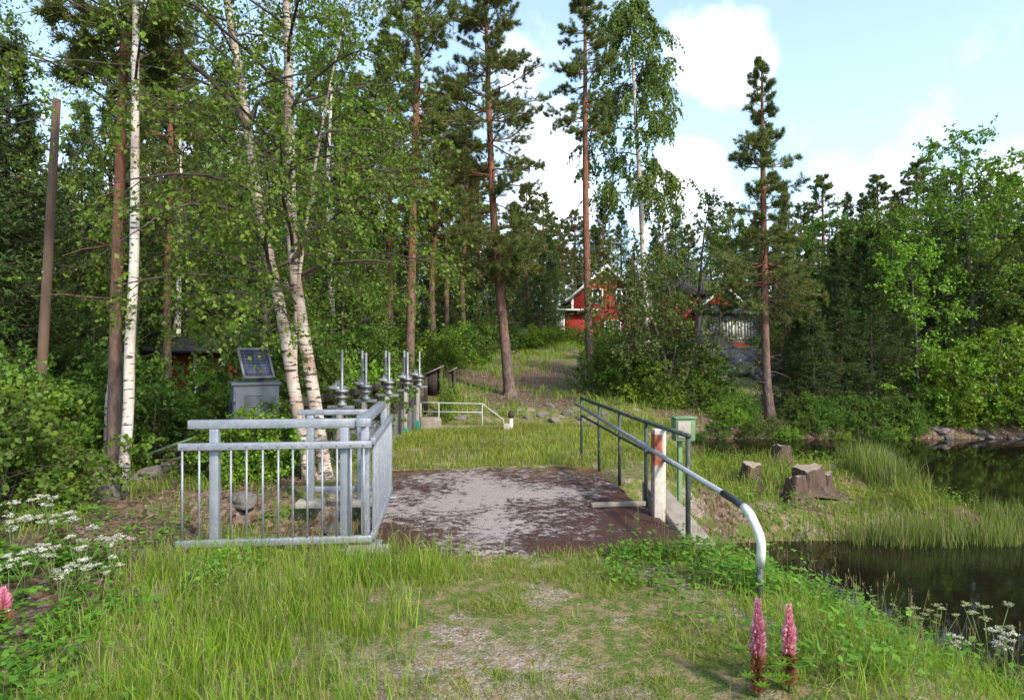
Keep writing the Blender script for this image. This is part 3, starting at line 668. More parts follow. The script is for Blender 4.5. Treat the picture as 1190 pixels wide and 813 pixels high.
MB().box((X_at(808, 44), 45.0, at(0, 316, 45)[2]), (.55, .5, 1.3)).build('chimney', roofm, th, world=True)
Yv = 40.2; v0, v1 = X_at(820, Yv), X_at(899, Yv); z0_, z1_ = at(0, 401, Yv)[2], at(0, 366, Yv)[2]
MB().box(((v0 + v1) / 2, Yv + 1.3, z0_ - .5), (v1 - v0, 2.6, 1.1)).build('veranda_base', redw, th, world=True)
MB().box(((v0 + v1) / 2, Yv + 1.35, (z0_ + z1_) / 2), (v1 - v0 - .1, 2.5, z1_ - z0_)).build('veranda_wall', whitep, th, world=True)
for k in range(7):
    xx = lin(v0 + .35, v1 - .35, k / 6); f = MB()
    for dx in (-.17, .0, .17): f.box((xx + dx, Yv + .05, (z0_ + z1_) / 2 + .15), (.09, .08, z1_ - z0_ - .5))
    for dz in (-1, 1): f.box((xx, Yv + .052, (z0_ + z1_) / 2 + .15 + dz * (z1_ - z0_ - .5) / 2), (.43, .08, .07))
    fr = f.build('window', whitep, th, world=True); MB().box((xx, Yv + .085, (z0_ + z1_) / 2 + .15), (.26, .03, z1_ - z0_ - .75)).build('pane', skyglass, fr, world=True)
q = MB(); q.add([(v0 - .4, Yv - .4, z1_), (v1 + .4, Yv - .4, z1_), (v1 + .4, Yv + 2.9, z1_ + .75), (v0 - .4, Yv + 2.9, z1_ + .75), (v0 - .4, Yv - .4, z1_ + .12), (v1 + .4, Yv - .4, z1_ + .12), (v1 + .4, Yv + 2.9, z1_ + .87), (v0 - .4, Yv + 2.9, z1_ + .87)],
                [[0, 3, 2, 1], [4, 5, 6, 7], [0, 1, 5, 4], [1, 2, 6, 5], [2, 3, 7, 6], [3, 0, 4, 7]]); q.build('veranda_roof', roofm, th, world=True)
th, x0, x1, xm, zb, ze, za = gable_house('small_shed', 'tiny red shed with a grey roof and white trim beyond the mossy slope', 'shed', 601, 622, 39, 402, 394, 386, 2, dredw)
MB().box((xm, 38.985, (zb + ze) / 2 + .3), (.5, .05, .9)).build('door', dredw, th, world=True)
def left_shed():
    Y = 14.5; x0, x1 = X_at(188, Y), X_at(262, Y); zb, zt = 0, at(0, 408, Y)[2]
    th = thing('red_shed', 'dark red wooden shed behind leaves on the left', 'shed', ((x0 + x1) / 2, Y, zb))
    MB().box(((x0 + x1) / 2, Y + 1, (zb + zt) / 2 - .1), (x1 - x0, 2, zt - zb + .2)).build('wall', redw, th, world=True)
    q = MB(); q.add([(x0 - .25, Y - .3, zt - .05), (x1 + .25, Y - .3, zt - .05), (x1 + .25, Y + 2.3, zt + .5), (x0 - .25, Y + 2.3, zt + .5), (x0 - .25, Y - .3, zt + .05), (x1 + .25, Y - .3, zt + .05), (x1 + .25, Y + 2.3, zt + .6), (x0 - .25, Y + 2.3, zt + .6)],
                    [[0, 3, 2, 1], [4, 5, 6, 7], [0, 1, 5, 4], [1, 2, 6, 5], [2, 3, 7, 6], [3, 0, 4, 7]]); q.build('roof', roofm, th, world=True)
    for xx in (x0 + .05, X_at(228, Y), x1 - .05): MB().box((xx, Y - .02, (zb + zt) / 2), (.09, .05, zt - zb)).build('corner_board', whitep, th, world=True)
    f = MB().box((X_at(243, Y), Y - .01, .8), (.5, .06, .6)).build('window', whitep, th, world=True); MB().box((X_at(243, Y), Y - .05, .8), (.4, .03, .5)).build('pane', glass, f, world=True)
left_shed()

# ------------------------------------------------------------------ trees
def polys(o, d, L, K, droop, wander, rng):
    N = len(o); P = np.empty((N, K, 3)); P[:, 0] = o; d = nrm(d); st = (np.broadcast_to(L, (N,)) / (K - 1))[:, None]
    dr = np.broadcast_to(droop, (N,))[:, None] * np.array([0, 0, -1.])
    for i in range(1, K):
        d = nrm(d + dr / (K - 1) + rng.normal(size=(N, 3)) * wander / (K - 1)); P[:, i] = P[:, i - 1] + d * st
    return P
def along(P, idx, f):
    K = P.shape[1]; x = np.clip(f, 0, .9999) * (K - 1); k = x.astype(int); w = (x - k)[:, None]
    a = P[idx, k]; b = P[idx, k + 1]; return a + (b - a) * w, nrm(b - a)
def side_dir(T, ang, rng, flat=0.0):
    N = len(T); r = rng.normal(size=(N, 3)); r[:, 2] *= (1 - flat)
    s = nrm(r - (r * T).sum(1, keepdims=True) * T); ang = np.broadcast_to(ang, (N,))[:, None]
    return np.cos(ang) * T + np.sin(ang) * s
def stem_rad(r, K, end=.3): return np.asarray(r)[:, None] * np.linspace(1, end, K)[None]
def resample(pts, n):
    pts = np.asarray(pts, float); f = np.linspace(0, len(pts) - 1, n); k = np.minimum(f.astype(int), len(pts) - 2); w = (f - k)[:, None]
    # smooth (Catmull-Rom)
    p0 = pts[np.maximum(k - 1, 0)]; p1 = pts[k]; p2 = pts[k + 1]; p3 = pts[np.minimum(k + 2, len(pts) - 1)]
    return .5 * (2 * p1 + (p2 - p0) * w + (2 * p0 - 5 * p1 + 4 * p2 - p3) * w ** 2 + (3 * p1 - p0 - 3 * p2 + p3) * w ** 3)
def leafy(rng, stems, wood, crown, nlimb=30, lf=.3, L0=2.2, L1=.8, up=55, droop=.5, wander=.5, sub=7, twig=5, tl=.45, tdroop=.8, nleaf=5, ls=.06, extra=None, root_flare=1.3, wood_r=.4, hang=0, dens=2.0):
    """broadleaved tree: stems are lists of (x, y, z, r); writes wood into one builder, leaves into another"""
    LP, LR = [], []; bw = getattr(wood, 'br', wood)
    for st in stems:
        st = np.asarray(st, float); rs = resample(st, 26); r = rs[:, 3].copy(); r[0] *= root_flare
        wood.tubes(rs[None, :, :3], r[None], 12)
        P = rs[None, :, :3]; n = nlimb
        f = lf + (1 - lf) * (np.arange(n) + rng.uniform(0, 1, n)) / n; o, T = along(P, np.zeros(n, int), f)
        az = np.arange(n) * 2.4 + rng.uniform(0, 6) + rng.normal(size=n) * .4; el = np.radians(rng.normal(up, 10, n)) * (.45 + .6 * f)
        d = np.stack([np.cos(az) * np.cos(el), np.sin(az) * np.cos(el), np.sin(el)], 1)
        k = (f - lf) / (1 - lf); L = (L0 + (L1 - L0) * k) * rng.uniform(.65, 1.15, n) * (.6 + .8 * np.sin(np.pi * np.clip(k * .8 + .2, 0, 1)))
        rr = np.interp(f * 25, np.arange(26), rs[:, 3])
        LP.append(polys(o, d, L, 7, droop, wander, rng)); LR.append(np.minimum(rr * wood_r, .008 + .011 * L))
        tip = rs[-1, :3] 
    if extra:
        for e in extra:
            e = np.asarray(e, float); rs = resample(e, 7); LP.append(rs[None, :, :3]); LR.append(np.array([e[0][3]]))
    P1 = np.concatenate(LP); R1 = np.concatenate(LR); bw.tubes(P1, stem_rad(R1, 7, .25), 6)
    # second order
    len1 = np.linalg.norm(np.diff(P1, axis=1), axis=2).sum(1)
    n2 = np.maximum(3, (len1 * sub / 2).astype(int)); idx = np.repeat(np.arange(len(P1)), n2); f = rng.uniform(.18, 1, len(idx)); o, T = along(P1, idx, f)
    L = len1[idx] * rng.uniform(.22, .5, len(idx)) * (1.15 - .6 * f) + .15
    P2 = polys(o, side_dir(T, rng.uniform(.5, 1.0, len(idx)), rng, .4), L, 5, droop * .8, wander, rng)
    bw.tubes(P2, stem_rad(np.minimum(R1[idx] * .45, .007), 5, .3), 4)
    # twigs
    idx2 = np.repeat(np.arange(len(P2)), twig); f = rng.uniform(.2, 1, len(idx2)); o, T = along(P2, idx2, f)
    Lt = tl * rng.uniform(.4, 1.2, len(idx2))
    P3 = polys(o, side_dir(T, rng.uniform(.4, 1.1, len(idx2)), rng), Lt, 4, tdroop, .6, rng)
    bw.tubes(P3, stem_rad(np.full(len(P3), .0022), 4, .4), 3)
    idx3 = np.repeat(np.arange(len(P3)), int(nleaf * dens)); f = rng.uniform(.1, 1, len(idx3)); o, T = along(P3, idx3, f)
    d = nrm(T * .5 + rng.normal(size=o.shape) * .8 + np.array([0, 0, -.35 - hang]))
    sz = ls * rng.uniform(.45, 1.4, len(o))
    crown.leaves(o + rng.normal(size=o.shape) * .02, d, sz, sz * .75, rng)
def pine(rng, trunk, wood, crown, cf=.4, Lmax=2.4, prof=None, whorl=.42, per=5, twigs=15, tuft=4, nn=15, nl=.14, nw=.02, dead=True):
    rs = resample(trunk, 30); r = rs[:, 3].copy(); r[0] *= 1.35; r[1] *= 1.08; wood.tubes(rs[None, :, :3], r[None], 12)
    H = rs[-1, 2] - rs[0, 2]; nw_ = int(H * (1 - cf) / whorl); P = rs[None, :, :3]
    prof = prof or (lambda k: (1 - k) ** .75 * (.55 + .45 * min(1, k * 4)) + .06)
    fs, azs, els, Ls = [], [], [], []
    for i in range(nw_):
        k = (i + rng.uniform(-.3, .3)) / nw_
        for j in range(per if rng.rand() > .15 else per - 2):
            fs.append(cf + (1 - cf) * max(0, min(.995, k + rng.uniform(-.01, .01)))); azs.append(rng.uniform(0, 6.283))
            els.append(R(-16 + 46 * k + rng.normal() * 9)); Ls.append(Lmax * prof(max(0, k)) * rng.uniform(.55, 1.15))
    n = len(fs); f = np.array(fs); az = np.array(azs); el = np.array(els); L = np.array(Ls)
    o, T = along(P, np.zeros(n, int), f); d = np.stack([np.cos(az) * np.cos(el), np.sin(az) * np.cos(el), np.sin(el)], 1)
    P1 = polys(o, d, L, 6, -.25, .55, rng); rr = np.minimum(.35 * np.interp(f * 29, np.arange(30), rs[:, 3]), .01 + .012 * L); wood.tubes(P1, stem_rad(rr, 6, .3), 5)
    if dead:                                                        # bare snags below the crown
        m = 16; f0 = rng.uniform(cf * .45, cf, m); o, T = along(P, np.zeros(m, int), f0); a = rng.uniform(0, 6.28, m)
        D = polys(o, np.stack([np.cos(a), np.sin(a), rng.normal(size=m) * .25], 1), rng.uniform(.3, 1.1, m), 4, .2, .5, rng); wood.tubes(D, stem_rad(np.full(m, .012), 4, .3), 4)
    idx = np.repeat(np.arange(n), np.maximum(3, (twigs * (.3 + .62 * L)).astype(int))); f = rng.uniform(.22, 1, len(idx)); o, T = along(P1, idx, f)
    Lt = np.clip(L[idx] * .4 * (1.25 - f), .1, .9) * rng.uniform(.6, 1.3, len(idx))
    P2 = polys(o, side_dir(T, rng.uniform(.5, .95, len(idx)), rng, .75), Lt, 4, -.3, .5, rng); wood.tubes(P2, stem_rad(np.full(len(P2), .005), 4, .5), 3)
    ti = np.repeat(np.arange(len(P2)), tuft); tf = rng.uniform(.35, 1, len(ti)); o, T = along(P2, ti, tf)
    ni = np.repeat(np.arange(len(o)), nn); o2 = o[ni] + rng.normal(size=(len(ni), 3)) * .018
    d = nrm(T[ni] * .7 + rng.normal(size=o2.shape) * .75 + np.array([0, 0, .25])); crown.spikes(o2, d, nl * rng.uniform(.7, 1.2, len(ni)), nw, rng)
def spruce(rng, H, rad, wood, crown, cf=.04, whorl=.3, per=6, twigs=16, nn=12, nl=.12, nw=.03, r0=.15, droop=.55):
    tr = np.array([(rng.normal() * .02, rng.normal() * .02, H * k, r0 * (1 - k) + .012) for k in np.linspace(0, 1, 8)]); rs = resample(tr, 24); wood.tubes(rs[None, :, :3], rs[None, :, 3], 9)
    nw_ = int(H * (1 - cf) / whorl); fs, az, el, Ls = [], [], [], []
    for i in range(nw_):
        k = i / nw_
        for j in range(per):
            fs.append(cf + (1 - cf) * min(.99, k + rng.uniform(-.02, .02))); az.append(rng.uniform(0, 6.283)); el.append(R(-14 + 48 * k ** 1.5 + rng.normal() * 7)); Ls.append(rad * ((1 - k) ** .85 + .035) * rng.uniform(.6, 1.12))
    n = len(fs); f = np.clip(np.array(fs), 0, .995); az = np.array(az); el = np.array(el); L = np.array(Ls)
    o, T = along(rs[None, :, :3], np.zeros(n, int), f); d = np.stack([np.cos(az) * np.cos(el), np.sin(az) * np.cos(el), np.sin(el)], 1)
    P1 = polys(o, d, L, 6, -.28, .25, rng); P1[:, :, 2] -= (L[:, None] * .16 * np.sin(np.linspace(0, 1, 6) * np.pi)[None]); wood.tubes(P1, stem_rad(np.minimum(.008 + .008 * L, .03), 6, .3), 4)
    idx = np.repeat(np.arange(n), twigs); f = rng.uniform(.12, 1, len(idx)); o, T = along(P1, idx, f)
    Lt = (L[idx] * .38 * (1.2 - f) + .1) * rng.uniform(.6, 1.2, len(idx))
    P2 = polys(o, side_dir(T, rng.uniform(.6, 1.0, len(idx)), rng, .7), Lt, 4, droop, .3, rng); wood.tubes(P2, stem_rad(np.full(len(P2), .004), 4, .5), 3)
    ni = np.repeat(np.arange(len(P2)), nn); nf = rng.uniform(0, 1, len(ni)); o, T = along(P2, ni, nf)
    crown.spikes(o, nrm(T * .8 + rng.normal(size=o.shape) * .5), nl * rng.uniform(.7, 1.3, len(ni)), nw, rng)

def tree_thing(name, label, cat, base, fn, bark, leaf, group=None, crown_name='crown'):
    th = thing(name, label, cat, tuple(base), group=group); w, c = MB(), MB(); w.br = MB(); fn(w, c)
    w.build('trunk', bark, th, smooth=True)
    if w.br.n: w.br.build('branches', twigm, th, smooth=True)
    c.build(crown_name, leaf, th); return th
def px_stem(pts, Y, dY=0.0):
    """trunk through points of the picture at depth Y -> local stem (x, y, z, r) and base; feet planted on the ground"""
    P = [np.append(at(p_[0], p_[1], Y + dY * i), p_[2]) for i, p_ in enumerate(pts)]
    return P
def local(P, base): 
    P = np.array(P, float).copy(); P[:, :3] -= base; return P
def hero(pts, Y):
    P = px_stem(pts, Y); b = P[0][:3].copy(); b[2] = gz(b[0], b[1]); P[0][2] = b[2] - .08
    return b, local(P, b)
Rn = np.random.RandomState
# left white birch
b, st = hero([(141, 585, .066), (149, 480, .06), (151, 400, .056), (156, 300, .052), (157, 150, .044), (158, 0, .036), (160, -150, .03), (158, -300, .012)], 7.6)
tree_thing('birch_tree', 'slender birch with bright white trunk on the left bank', 'tree', b, lambda w, c: leafy(Rn(11), [st], w, c, 24, .58, 1.8, .8, 52, .8, .5, 6, 5, .5, 1.0, 6, .045, dens=1.4), birchb, birchl)
# pine between the two left birches
b, st2 = hero([(131, 560, .088), (133, 480, .08), (135, 380, .074), (138, 250, .066), (143, 100, .056), (147, 20, .065), (150, -200, .04), (150, -330, .015)], 8.2)
tree_thing('pine_tree', 'thin reddish pine trunk standing between the two left birches', 'tree', b, lambda w, c: pine(Rn(12), st2, w, c, .62, 1.3), pineb2, pinen)
b, st3 = hero([(124, 552, .055), (127, 470, .052), (131, 430, .05), (139, 230, .045), (144, 60, .04), (146, -120, .02), (147, -220, .01)], 8.7)
tree_thing('birch_tree', 'thinner white birch stem partly behind the reddish pine trunk', 'tree', b, lambda w, c: leafy(Rn(13), [st3], w, c, 16, .56, 1.7, .8, 52, .8, .5, 6, 5, .5, 1.0, 6, .045, dens=1.4), birchb, birchl)
# twin birch behind the railing
Yt = 8.7
PA = px_stem([(362, 580, .1), (350, 500, .085), (338, 430, .08), (326, 360, .075), (313, 300, .07), (300, 235, .064), (289, 160, .058), (279, 90, .05), (265, 10, .05), (255, -80, .035), (250, -170, .012)], Yt)
PB = px_stem([(380, 575, .095), (371, 500, .088), (360, 430, .085), (350, 370, .08), (341, 300, .075), (338, 220, .066), (336, 140, .068), (335, 60, .06), (333, -20, .05), (338, -110, .03), (336, -190, .012)], Yt + .1)
PC = px_stem([(350, 500, .045), (344, 455, .036), (343, 400, .03), (346, 340, .026), (356, 260, .022), (372, 160, .017), (392, 60, .012), (410, -10, .008)], Yt + .05)
b = PA[0][:3].copy(); b[2] = gz(b[0], b[1]); PA[0][2] = b[2] - .1; PB[0][2] = b[2] - .1
E = [local(px_stem([(288, 150, .045), (262, 110, .04), (215, 68, .034), (160, 30, .028), (95, -5, .02)], Yt - .3), b), local(px_stem([(305, 250, .03), (340, 210, .026), (400, 195, .02), (455, 200, .012)], Yt - .3), b),
     local(px_stem([(341, 300, .03), (380, 250, .026), (430, 225, .02), (480, 215, .012)], Yt), b), local(px_stem([(318, 325, .03), (270, 300, .024), (220, 290, .018), (180, 300, .01)], Yt), b)]
tree_thing('twin_birch_tree', 'large twin stemmed birch with pinkish trunks directly behind the near railing', 'tree', b,
           lambda w, c: leafy(Rn(14), [local(PA, b), local(PB, b), local(PC, b)], w, c, 29, .31, 2.1, 1.0, 46, .75, .55, 7, 6, .5, .9, 7, .052, extra=E, dens=1.6), birchb2, birchl)
def hero_pine(seed, pts, Y, label, cf, Lmax, prof=None, leaf=None, **kw):
    b, s = hero(pts, Y); return tree_thing('pine_tree', label, 'tree', b, lambda w, c: pine(Rn(seed), s, w, c, cf, Lmax, prof, **kw), pineb, leaf or pinen)
hero_pine(21, [(475, 425, .15), (478, 340, .13), (480, 240, .115), (484, 120, .1), (487, 10, .07), (489, -70, .045), (490, -130, .015)], 20, 'tall pine rising behind the row of hoists', .38, 2.4, per=5, nw=.016)
hero_pine(22, [(593, 462, .24), (590, 430, .185), (580, 330, .14), (573, 240, .12), (568, 120, .09), (565, 30, .06), (563, -15, .015)], 21.5, 'thick full crowned pine on the slope right of the dam', .34, 2.9, lambda k: (1 - k) ** .6 * (.85 + .2 * math.sin(k * 17)) * (.45 + .55 * min(1, k * 3.2)) + .07, per=7, whorl=.38, twigs=17, nn=14, nw=.016)
hero_pine(23, [(688, 446, .17), (684, 380, .14), (681, 260, .12), (680, 150, .095), (680, 60, .065), (679, 0, .04), (679, -25, .012)], 24.5, 'tall bare trunked pine with a sparse top in front of the red house', .5, 2.0, lambda k: .75 * (1 - k) ** .6 * (.8 + .2 * math.sin(k * 9)) + .12, per=5, whorl=.42, nw=.016)
hero_pine(24, [(896, 503, .18), (891, 440, .125), (888, 330, .11), (887, 230, .085), (886, 150, .055), (885, 70, .012)], 19.6, 'conical pine with orange trunk on the far pond bank', .36, 1.85, lambda k: (1 - k) ** .7 * (.8 + .25 * math.sin(k * 16)) + .02, per=7, whorl=.34, tuft=3, nn=13, nw=.016)
b, s8 = hero([(754, 430, .16), (748, 310, .13), (744, 220, .11), (738, 120, .08), (734, 40, .045), (732, 5, .012)], 29)
tree_thing('weeping_birch_tree', 'tall weeping birch with white upper trunk standing alone against the sky', 'tree', b, lambda w, c: leafy(Rn(31), [s8], w, c, 52, .36, 2.35, .9, 50, 1.2, .4, 6, 8, .9, 2.2, 9, .115, hang=.8), birchb, birchd)
# small trees before the houses
def hero_leafy(seed, stems, Y, name, label, bark, leaf, **kw):
    Ps = [px_stem(s_, Y) for s_ in stems]; b = Ps[0][0][:3].copy(); b[2] = gz(b[0], b[1])
    for P in Ps:
        if P[0][2] < b[2] + .6: P[0][2] = b[2] - .1
    return tree_thing(name, label, 'tree', b, lambda w, c: leafy(Rn(seed), [local(P, b) for P in Ps], w, c, **kw), bark, leaf)
hero_leafy(41, [[(779, 497, .07), (777, 440, .06), (768, 400, .05), (757, 370, .04), (742, 330, .025), (733, 296, .01)], [(775, 430, .04), (740, 400, .035), (720, 365, .025), (712, 335, .01)], [(777, 440, .04), (785, 400, .03), (780, 350, .025), (770, 312, .01)]], 20.5, 'alder_tree',
           'bushy multi stemmed alder hiding the middle of the red house', greyb, oliveal, nlimb=26, lf=.15, L0=1.6, L1=1.0, up=40, droop=.2, sub=8, twig=5, tl=.4, tdroop=.4, nleaf=5, ls=.08, dens=1.5)
hero_leafy(42, [[(797, 490, .075), (803, 440, .065), (809, 380, .055), (813, 330, .045), (817, 285, .03), (823, 240, .01)]], 21.5, 'aspen_tree', 'slim leaning aspen with thin grey trunk between the two houses', greyb, alderl,
           nlimb=24, lf=.42, L0=1.3, L1=.5, up=45, droop=.3, sub=6, twig=4, tl=.4, tdroop=.4, nleaf=5, ls=.085)
hero_leafy(43, [[(833, 470, .04), (834, 420, .035), (838, 360, .03), (846, 300, .02), (850, 245, .012)]], 24, 'aspen_tree', 'pale young aspen in front of the glazed veranda', greyb, alderl, nlimb=20, lf=.2, L0=1.4, L1=.6, up=40, droop=.3, sub=6, twig=4, tl=.4, tdroop=.4, nleaf=4, ls=.085)
hero_leafy(44, [[(1126, 500, .1), (1130, 420, .09), (1128, 340, .08), (1122, 280, .06), (1118, 220, .04), (1115, 165, .012)], [(1130, 400, .06), (1145, 330, .05), (1160, 260, .035), (1172, 205, .01)]], 22.5, 'alder_tree', 'large light green alder rising above the right shore', greyb, alderl,
           nlimb=30, lf=.3, L0=2.3, L1=1.1, up=45, droop=.2, sub=6, twig=5, tl=.5, tdroop=.3, nleaf=6, ls=.1)
hero_leafy(45, [[(1067, 512, .05), (1066, 440, .045), (1064, 380, .035), (1060, 330, .02), (1058, 290, .01)]], 19.8, 'rowan_tree', 'young bright green tree leaning over the dark far shore', greyb, brightl, nlimb=26, lf=.2, L0=1.4, L1=.6, up=30, droop=.3, sub=6, twig=5, tl=.45, tdroop=.4, nleaf=5, ls=.085)
hero_leafy(46, [[(1150, 515, .06), (1152, 470, .05), (1158, 430, .04), (1165, 390, .015)], [(1150, 500, .04), (1120, 460, .03), (1100, 420, .015)]], 19.6, 'hazel_bush', 'broad bright hazel bush hanging over the water on the right shore', greyb, brightl, nlimb=26, lf=.12, L0=1.5, L1=.8, up=35, droop=.3, sub=7, twig=5, tl=.45, tdroop=.4, nleaf=6, ls=.095)

# prototypes for the woods
def proto(name, cat, fn, bark, leaf): return tree_thing(name, 'tree', cat, (0, 0, 0), fn, bark, leaf)
sprA = proto('spruce_tree', 'tree', lambda w, c: spruce(Rn(51), 11, 2.8, w, c, per=7, nw=.035), spruceb, sprucen)
sprB = proto('spruce_tree', 'tree', lambda w, c: spruce(Rn(52), 11, 2.4, w, c, per=6, twigs=15, nw=.034), spruceb, sprucen)
sprC = proto('spruce_tree', 'tree', lambda w, c: spruce(Rn(53), 9, 2.3, w, c, .02, droop=.3), spruceb, brownn)
pinA = proto('pine_tree', 'tree', lambda w, c: pine(Rn(54), [(0, 0, -.1, .17), (.1, 0, 4, .14), (0, .1, 8, .11), (.1, 0, 11, .06), (.1, 0, 13, .015)], w, c, .32, 2.4, per=5), pineb, pinen)
pinB = proto('pine_tree', 'tree', lambda w, c: pine(Rn(55), [(0, 0, -.1, .16), (-.15, 0, 4, .13), (.1, .1, 8, .1), (0, 0, 11, .06), (.15, 0, 13, .015)], w, c, .38, 2.3, per=5, nl=.15), pineb, brownn)
birA = proto('birch_tree', 'tree', lambda w, c: leafy(Rn(56), [[(0, 0, -.1, .1), (.1, 0, 3, .085), (0, .1, 6, .06), (.15, 0, 9, .03), (.2, .1, 11, .01)]], w, c, 40, .25, 2.3, .8, 42, .6, .5, 5, 5, .5, .9, 5, .09), birchb, birchl)
aldA = proto('broadleaf_tree', 'tree', lambda w, c: leafy(Rn(57), [[(0, 0, -.1, .12), (.1, .1, 2, .1), (-.1, 0, 4, .08), (.1, 0, 6, .05), (0, 0, 8, .015)]], w, c, 38, .15, 2.5, 1.0, 35, .3, .5, 6, 5, .5, .5, 6, .1), greyb, darkl)
bshA = proto('shrub', 'shrub', lambda w, c: leafy(Rn(58), [[(0, 0, -.05, .02), (.2, 0, .5, .015), (.3, .1, 1.2, .008)], [(0, 0, -.05, .02), (-.25, .1, .5, .015), (-.35, 0, 1.1, .008)], [(0, 0, -.05, .02), (.0, -.2, .6, .015), (0, -.3, 1.3, .008)]], w, c, 14, .1, .9, .5, 35, .3, .5, 9, 5, .28, .4, 5, .065), greyb, darkl)
bshB = proto('shrub', 'shrub', lambda w, c: leafy(Rn(59), [[(0, 0, -.05, .02), (.25, .1, .5, .015), (.4, .1, 1.0, .008)], [(0, 0, -.05, .02), (-.2, .1, .5, .015), (-.3, .2, 1.3, .008)], [(0, 0, -.05, .02), (.1, -.25, .4, .015), (.1, -.4, .9, .008)]], w, c, 14, .1, .9, .5, 35, .3, .5, 9, 5, .28, .4, 5, .07), greyb, brightl)
HT = {sprA.name: 11, sprB.name: 11, sprC.name: 9, pinA.name: 13, pinB.name: 13, birA.name: 11.6, aldA.name: 9}
used = set(); rg = random.Random(5)
def wood(pr, px, Y, ytop, label, group, wide=1.0):
    x = X_at(px, Y); g = gz(x, Y); h = HC + (CY - ytop) / F * Y - g; s = h / HT[pr.name]
    return place(pr, used, (x, Y, g - .05), rg.uniform(0, 6.28), (s * wide, s * wide, s), label, group)
# named single trees that can be told apart
wood(sprA, 95, 15.5, 118, 'dark narrow spruce against the sky right of the utility pole', None, .8)
wood(sprA, 8, 12.5, 45, 'large dark spruce at the left edge behind the utility pole', None, 1.1)
wood(sprC, 912, 23, 215, 'dark olive spruce touching the conical pine on its right', None, .55)
wood(pinA, 450, 24, 40, 'pine with straight bare trunk left of the tall pine behind the hoists', None)
wood(pinA, 196, 13.5, -20, 'slim orange trunked pine beside the dark red shed', None, .7)
GL = 'trees of the left wood'; GC = 'trees behind the dam'; GH = 'trees behind the houses'; GR = 'trees of the right wood'
for i, (k, px, Y, yt) in enumerate([('A', -45, 11.5, -40), ('B', 60, 19, 190), ('A', 30, 17, 130), ('B', 128, 18.5, 110), ('A', 178, 19, 30), ('B', 225, 21, 120), ('A', 262, 23, 70), ('A', 318, 26, 80), ('B', 355, 25, 130), ('A', -20, 18, 60), ('C', 145, 23, 160), ('B', 75, 25, 230), ('A', 240, 31, 150), ('A', -110, 14, -60)]):
    wood({'A': sprA, 'B': sprB, 'C': sprC}[k], px, Y, yt, 'dark spruce crowded among others in the left wood', GL)
for px, Y, yt in ((55, 13.5, 330), (20, 12.8, 280), (160, 14, 250), (110, 12.5, 330), (222, 17, 190), (305, 16, 210), (250, 17.5, 170), (400, 19, 240), (340, 19, 160), (425, 22, 280), (-30, 9.5, 330), (80, 11.8, 420)):
    wood(aldA, px, Y, yt, 'leafy dark green understorey tree in the left wood', GL)
for px, Y, yt in ((205, 16, -30), (385, 21, -10), (330, 23, 0), (10, 15, 10)): wood(birA, px, Y, yt, 'birch with thin white trunk deep in the left wood', GL)
for i, (px, Y, yt) in enumerate(((415, 29, 90), (432, 35, 130), (505, 30, 110), (520, 37, 160), (540, 33, 130), (555, 42, 190), (612, 40, 215), (632, 46, 225), (640, 54, 248), (655, 50, 255), (545, 50, 220), (372, 32, 70), (395, 40, 110), (600, 55, 240), (668, 55, 245))):
    wood(pinA if i % 2 else pinB, px, Y, yt, 'slim pine among the group behind the dam', GC)
for px, Y, yt in ((445, 31, 290), (500, 33, 290), (530, 29, 330), (470, 34, 270), (565, 35, 290), (612, 50, 300), (415, 26, 330), (640, 60, 290), (668, 60, 290), (540, 45, 270), (590, 48, 270)):
    wood(aldA if px % 2 else sprB, px, Y, yt, 'low green tree filling the gap under the pines behind the dam', GC)
for i, (px, Y, yt) in enumerate(((700, 58, 250), (722, 62, 240), (770, 56, 250), (785, 60, 238), (800, 64, 262), (826, 58, 242), (846, 60, 236), (862, 54, 255), (878, 62, 248), (760, 66, 262), (740, 60, 285), (690, 66, 262))):
    wood((pinB, sprB, pinA, sprA)[i % 4], px, Y, yt, 'conifer of the wood behind the two houses', GH)
for px, Y, yt in ((770, 50, 290), (790, 52, 300), (745, 33, 330), (772, 36, 320), (735, 40, 330)): wood(aldA, px, Y, yt, 'broadleaved tree growing close around the two houses', 'trees around the houses')
for i, (k, px, Y, yt) in enumerate([('P', 930, 33, 238), ('P', 955, 34, 204), ('S', 985, 36, 224), ('P', 1018, 31, 204), ('S', 1003, 30, 225), ('S', 1040, 40, 222), ('Q', 1065, 34, 188), ('S', 1090, 30, 215), ('P', 1105, 38, 200), ('S', 1145, 34, 210), ('P', 1170, 30, 205), ('S', 1195, 27, 230), ('S', 940, 28, 290), ('S', 970, 27, 275), ('P', 1225, 30, 190), ('S', 1245, 26, 230), ('S', 1060, 28, 270)]):
    wood({'P': pinA, 'Q': pinB, 'S': sprB}[k], px, Y, yt, 'conifer standing in the right wood beyond the pond', GR)
for px, Y, yt in ((945, 20.0, 340), (978, 20.2, 322), (1012, 20.4, 300), (1040, 21, 310), (1100, 22, 330), (1180, 21.5, 320), (1215, 22, 280), (925, 20.6, 370), (1090, 24, 300), (1000, 24, 280), (1145, 24.5, 300)):
    wood(sprA, px, Y, yt, 'dark dense spruce with boughs down to the pond bank', 'spruces on the right shore', 1.25)
for px, Y, yt in ((965, 28, 232), (1000, 29, 240), (1035, 27, 222), (1075, 28, 205), (1150, 27, 185), (1185, 26, 205), (935, 30, 262), (1010, 25, 260), (1195, 21.5, 240), (1090, 23, 240), (1230, 21, 300)): wood(aldA, px, Y, yt, 'broadleaved tree pushing out between the spruces of the right shore', GR)
for i in range(46):
    px = -130 + i * 31 + rg.uniform(-10, 10); Y = rg.uniform(70, 105)
    wood((sprA, pinA, sprB, pinB)[i % 4], px, Y, rg.uniform(262, 300) - (60 if px < 420 else 0), 'far conifer of the distant forest edge', 'distant forest edge')

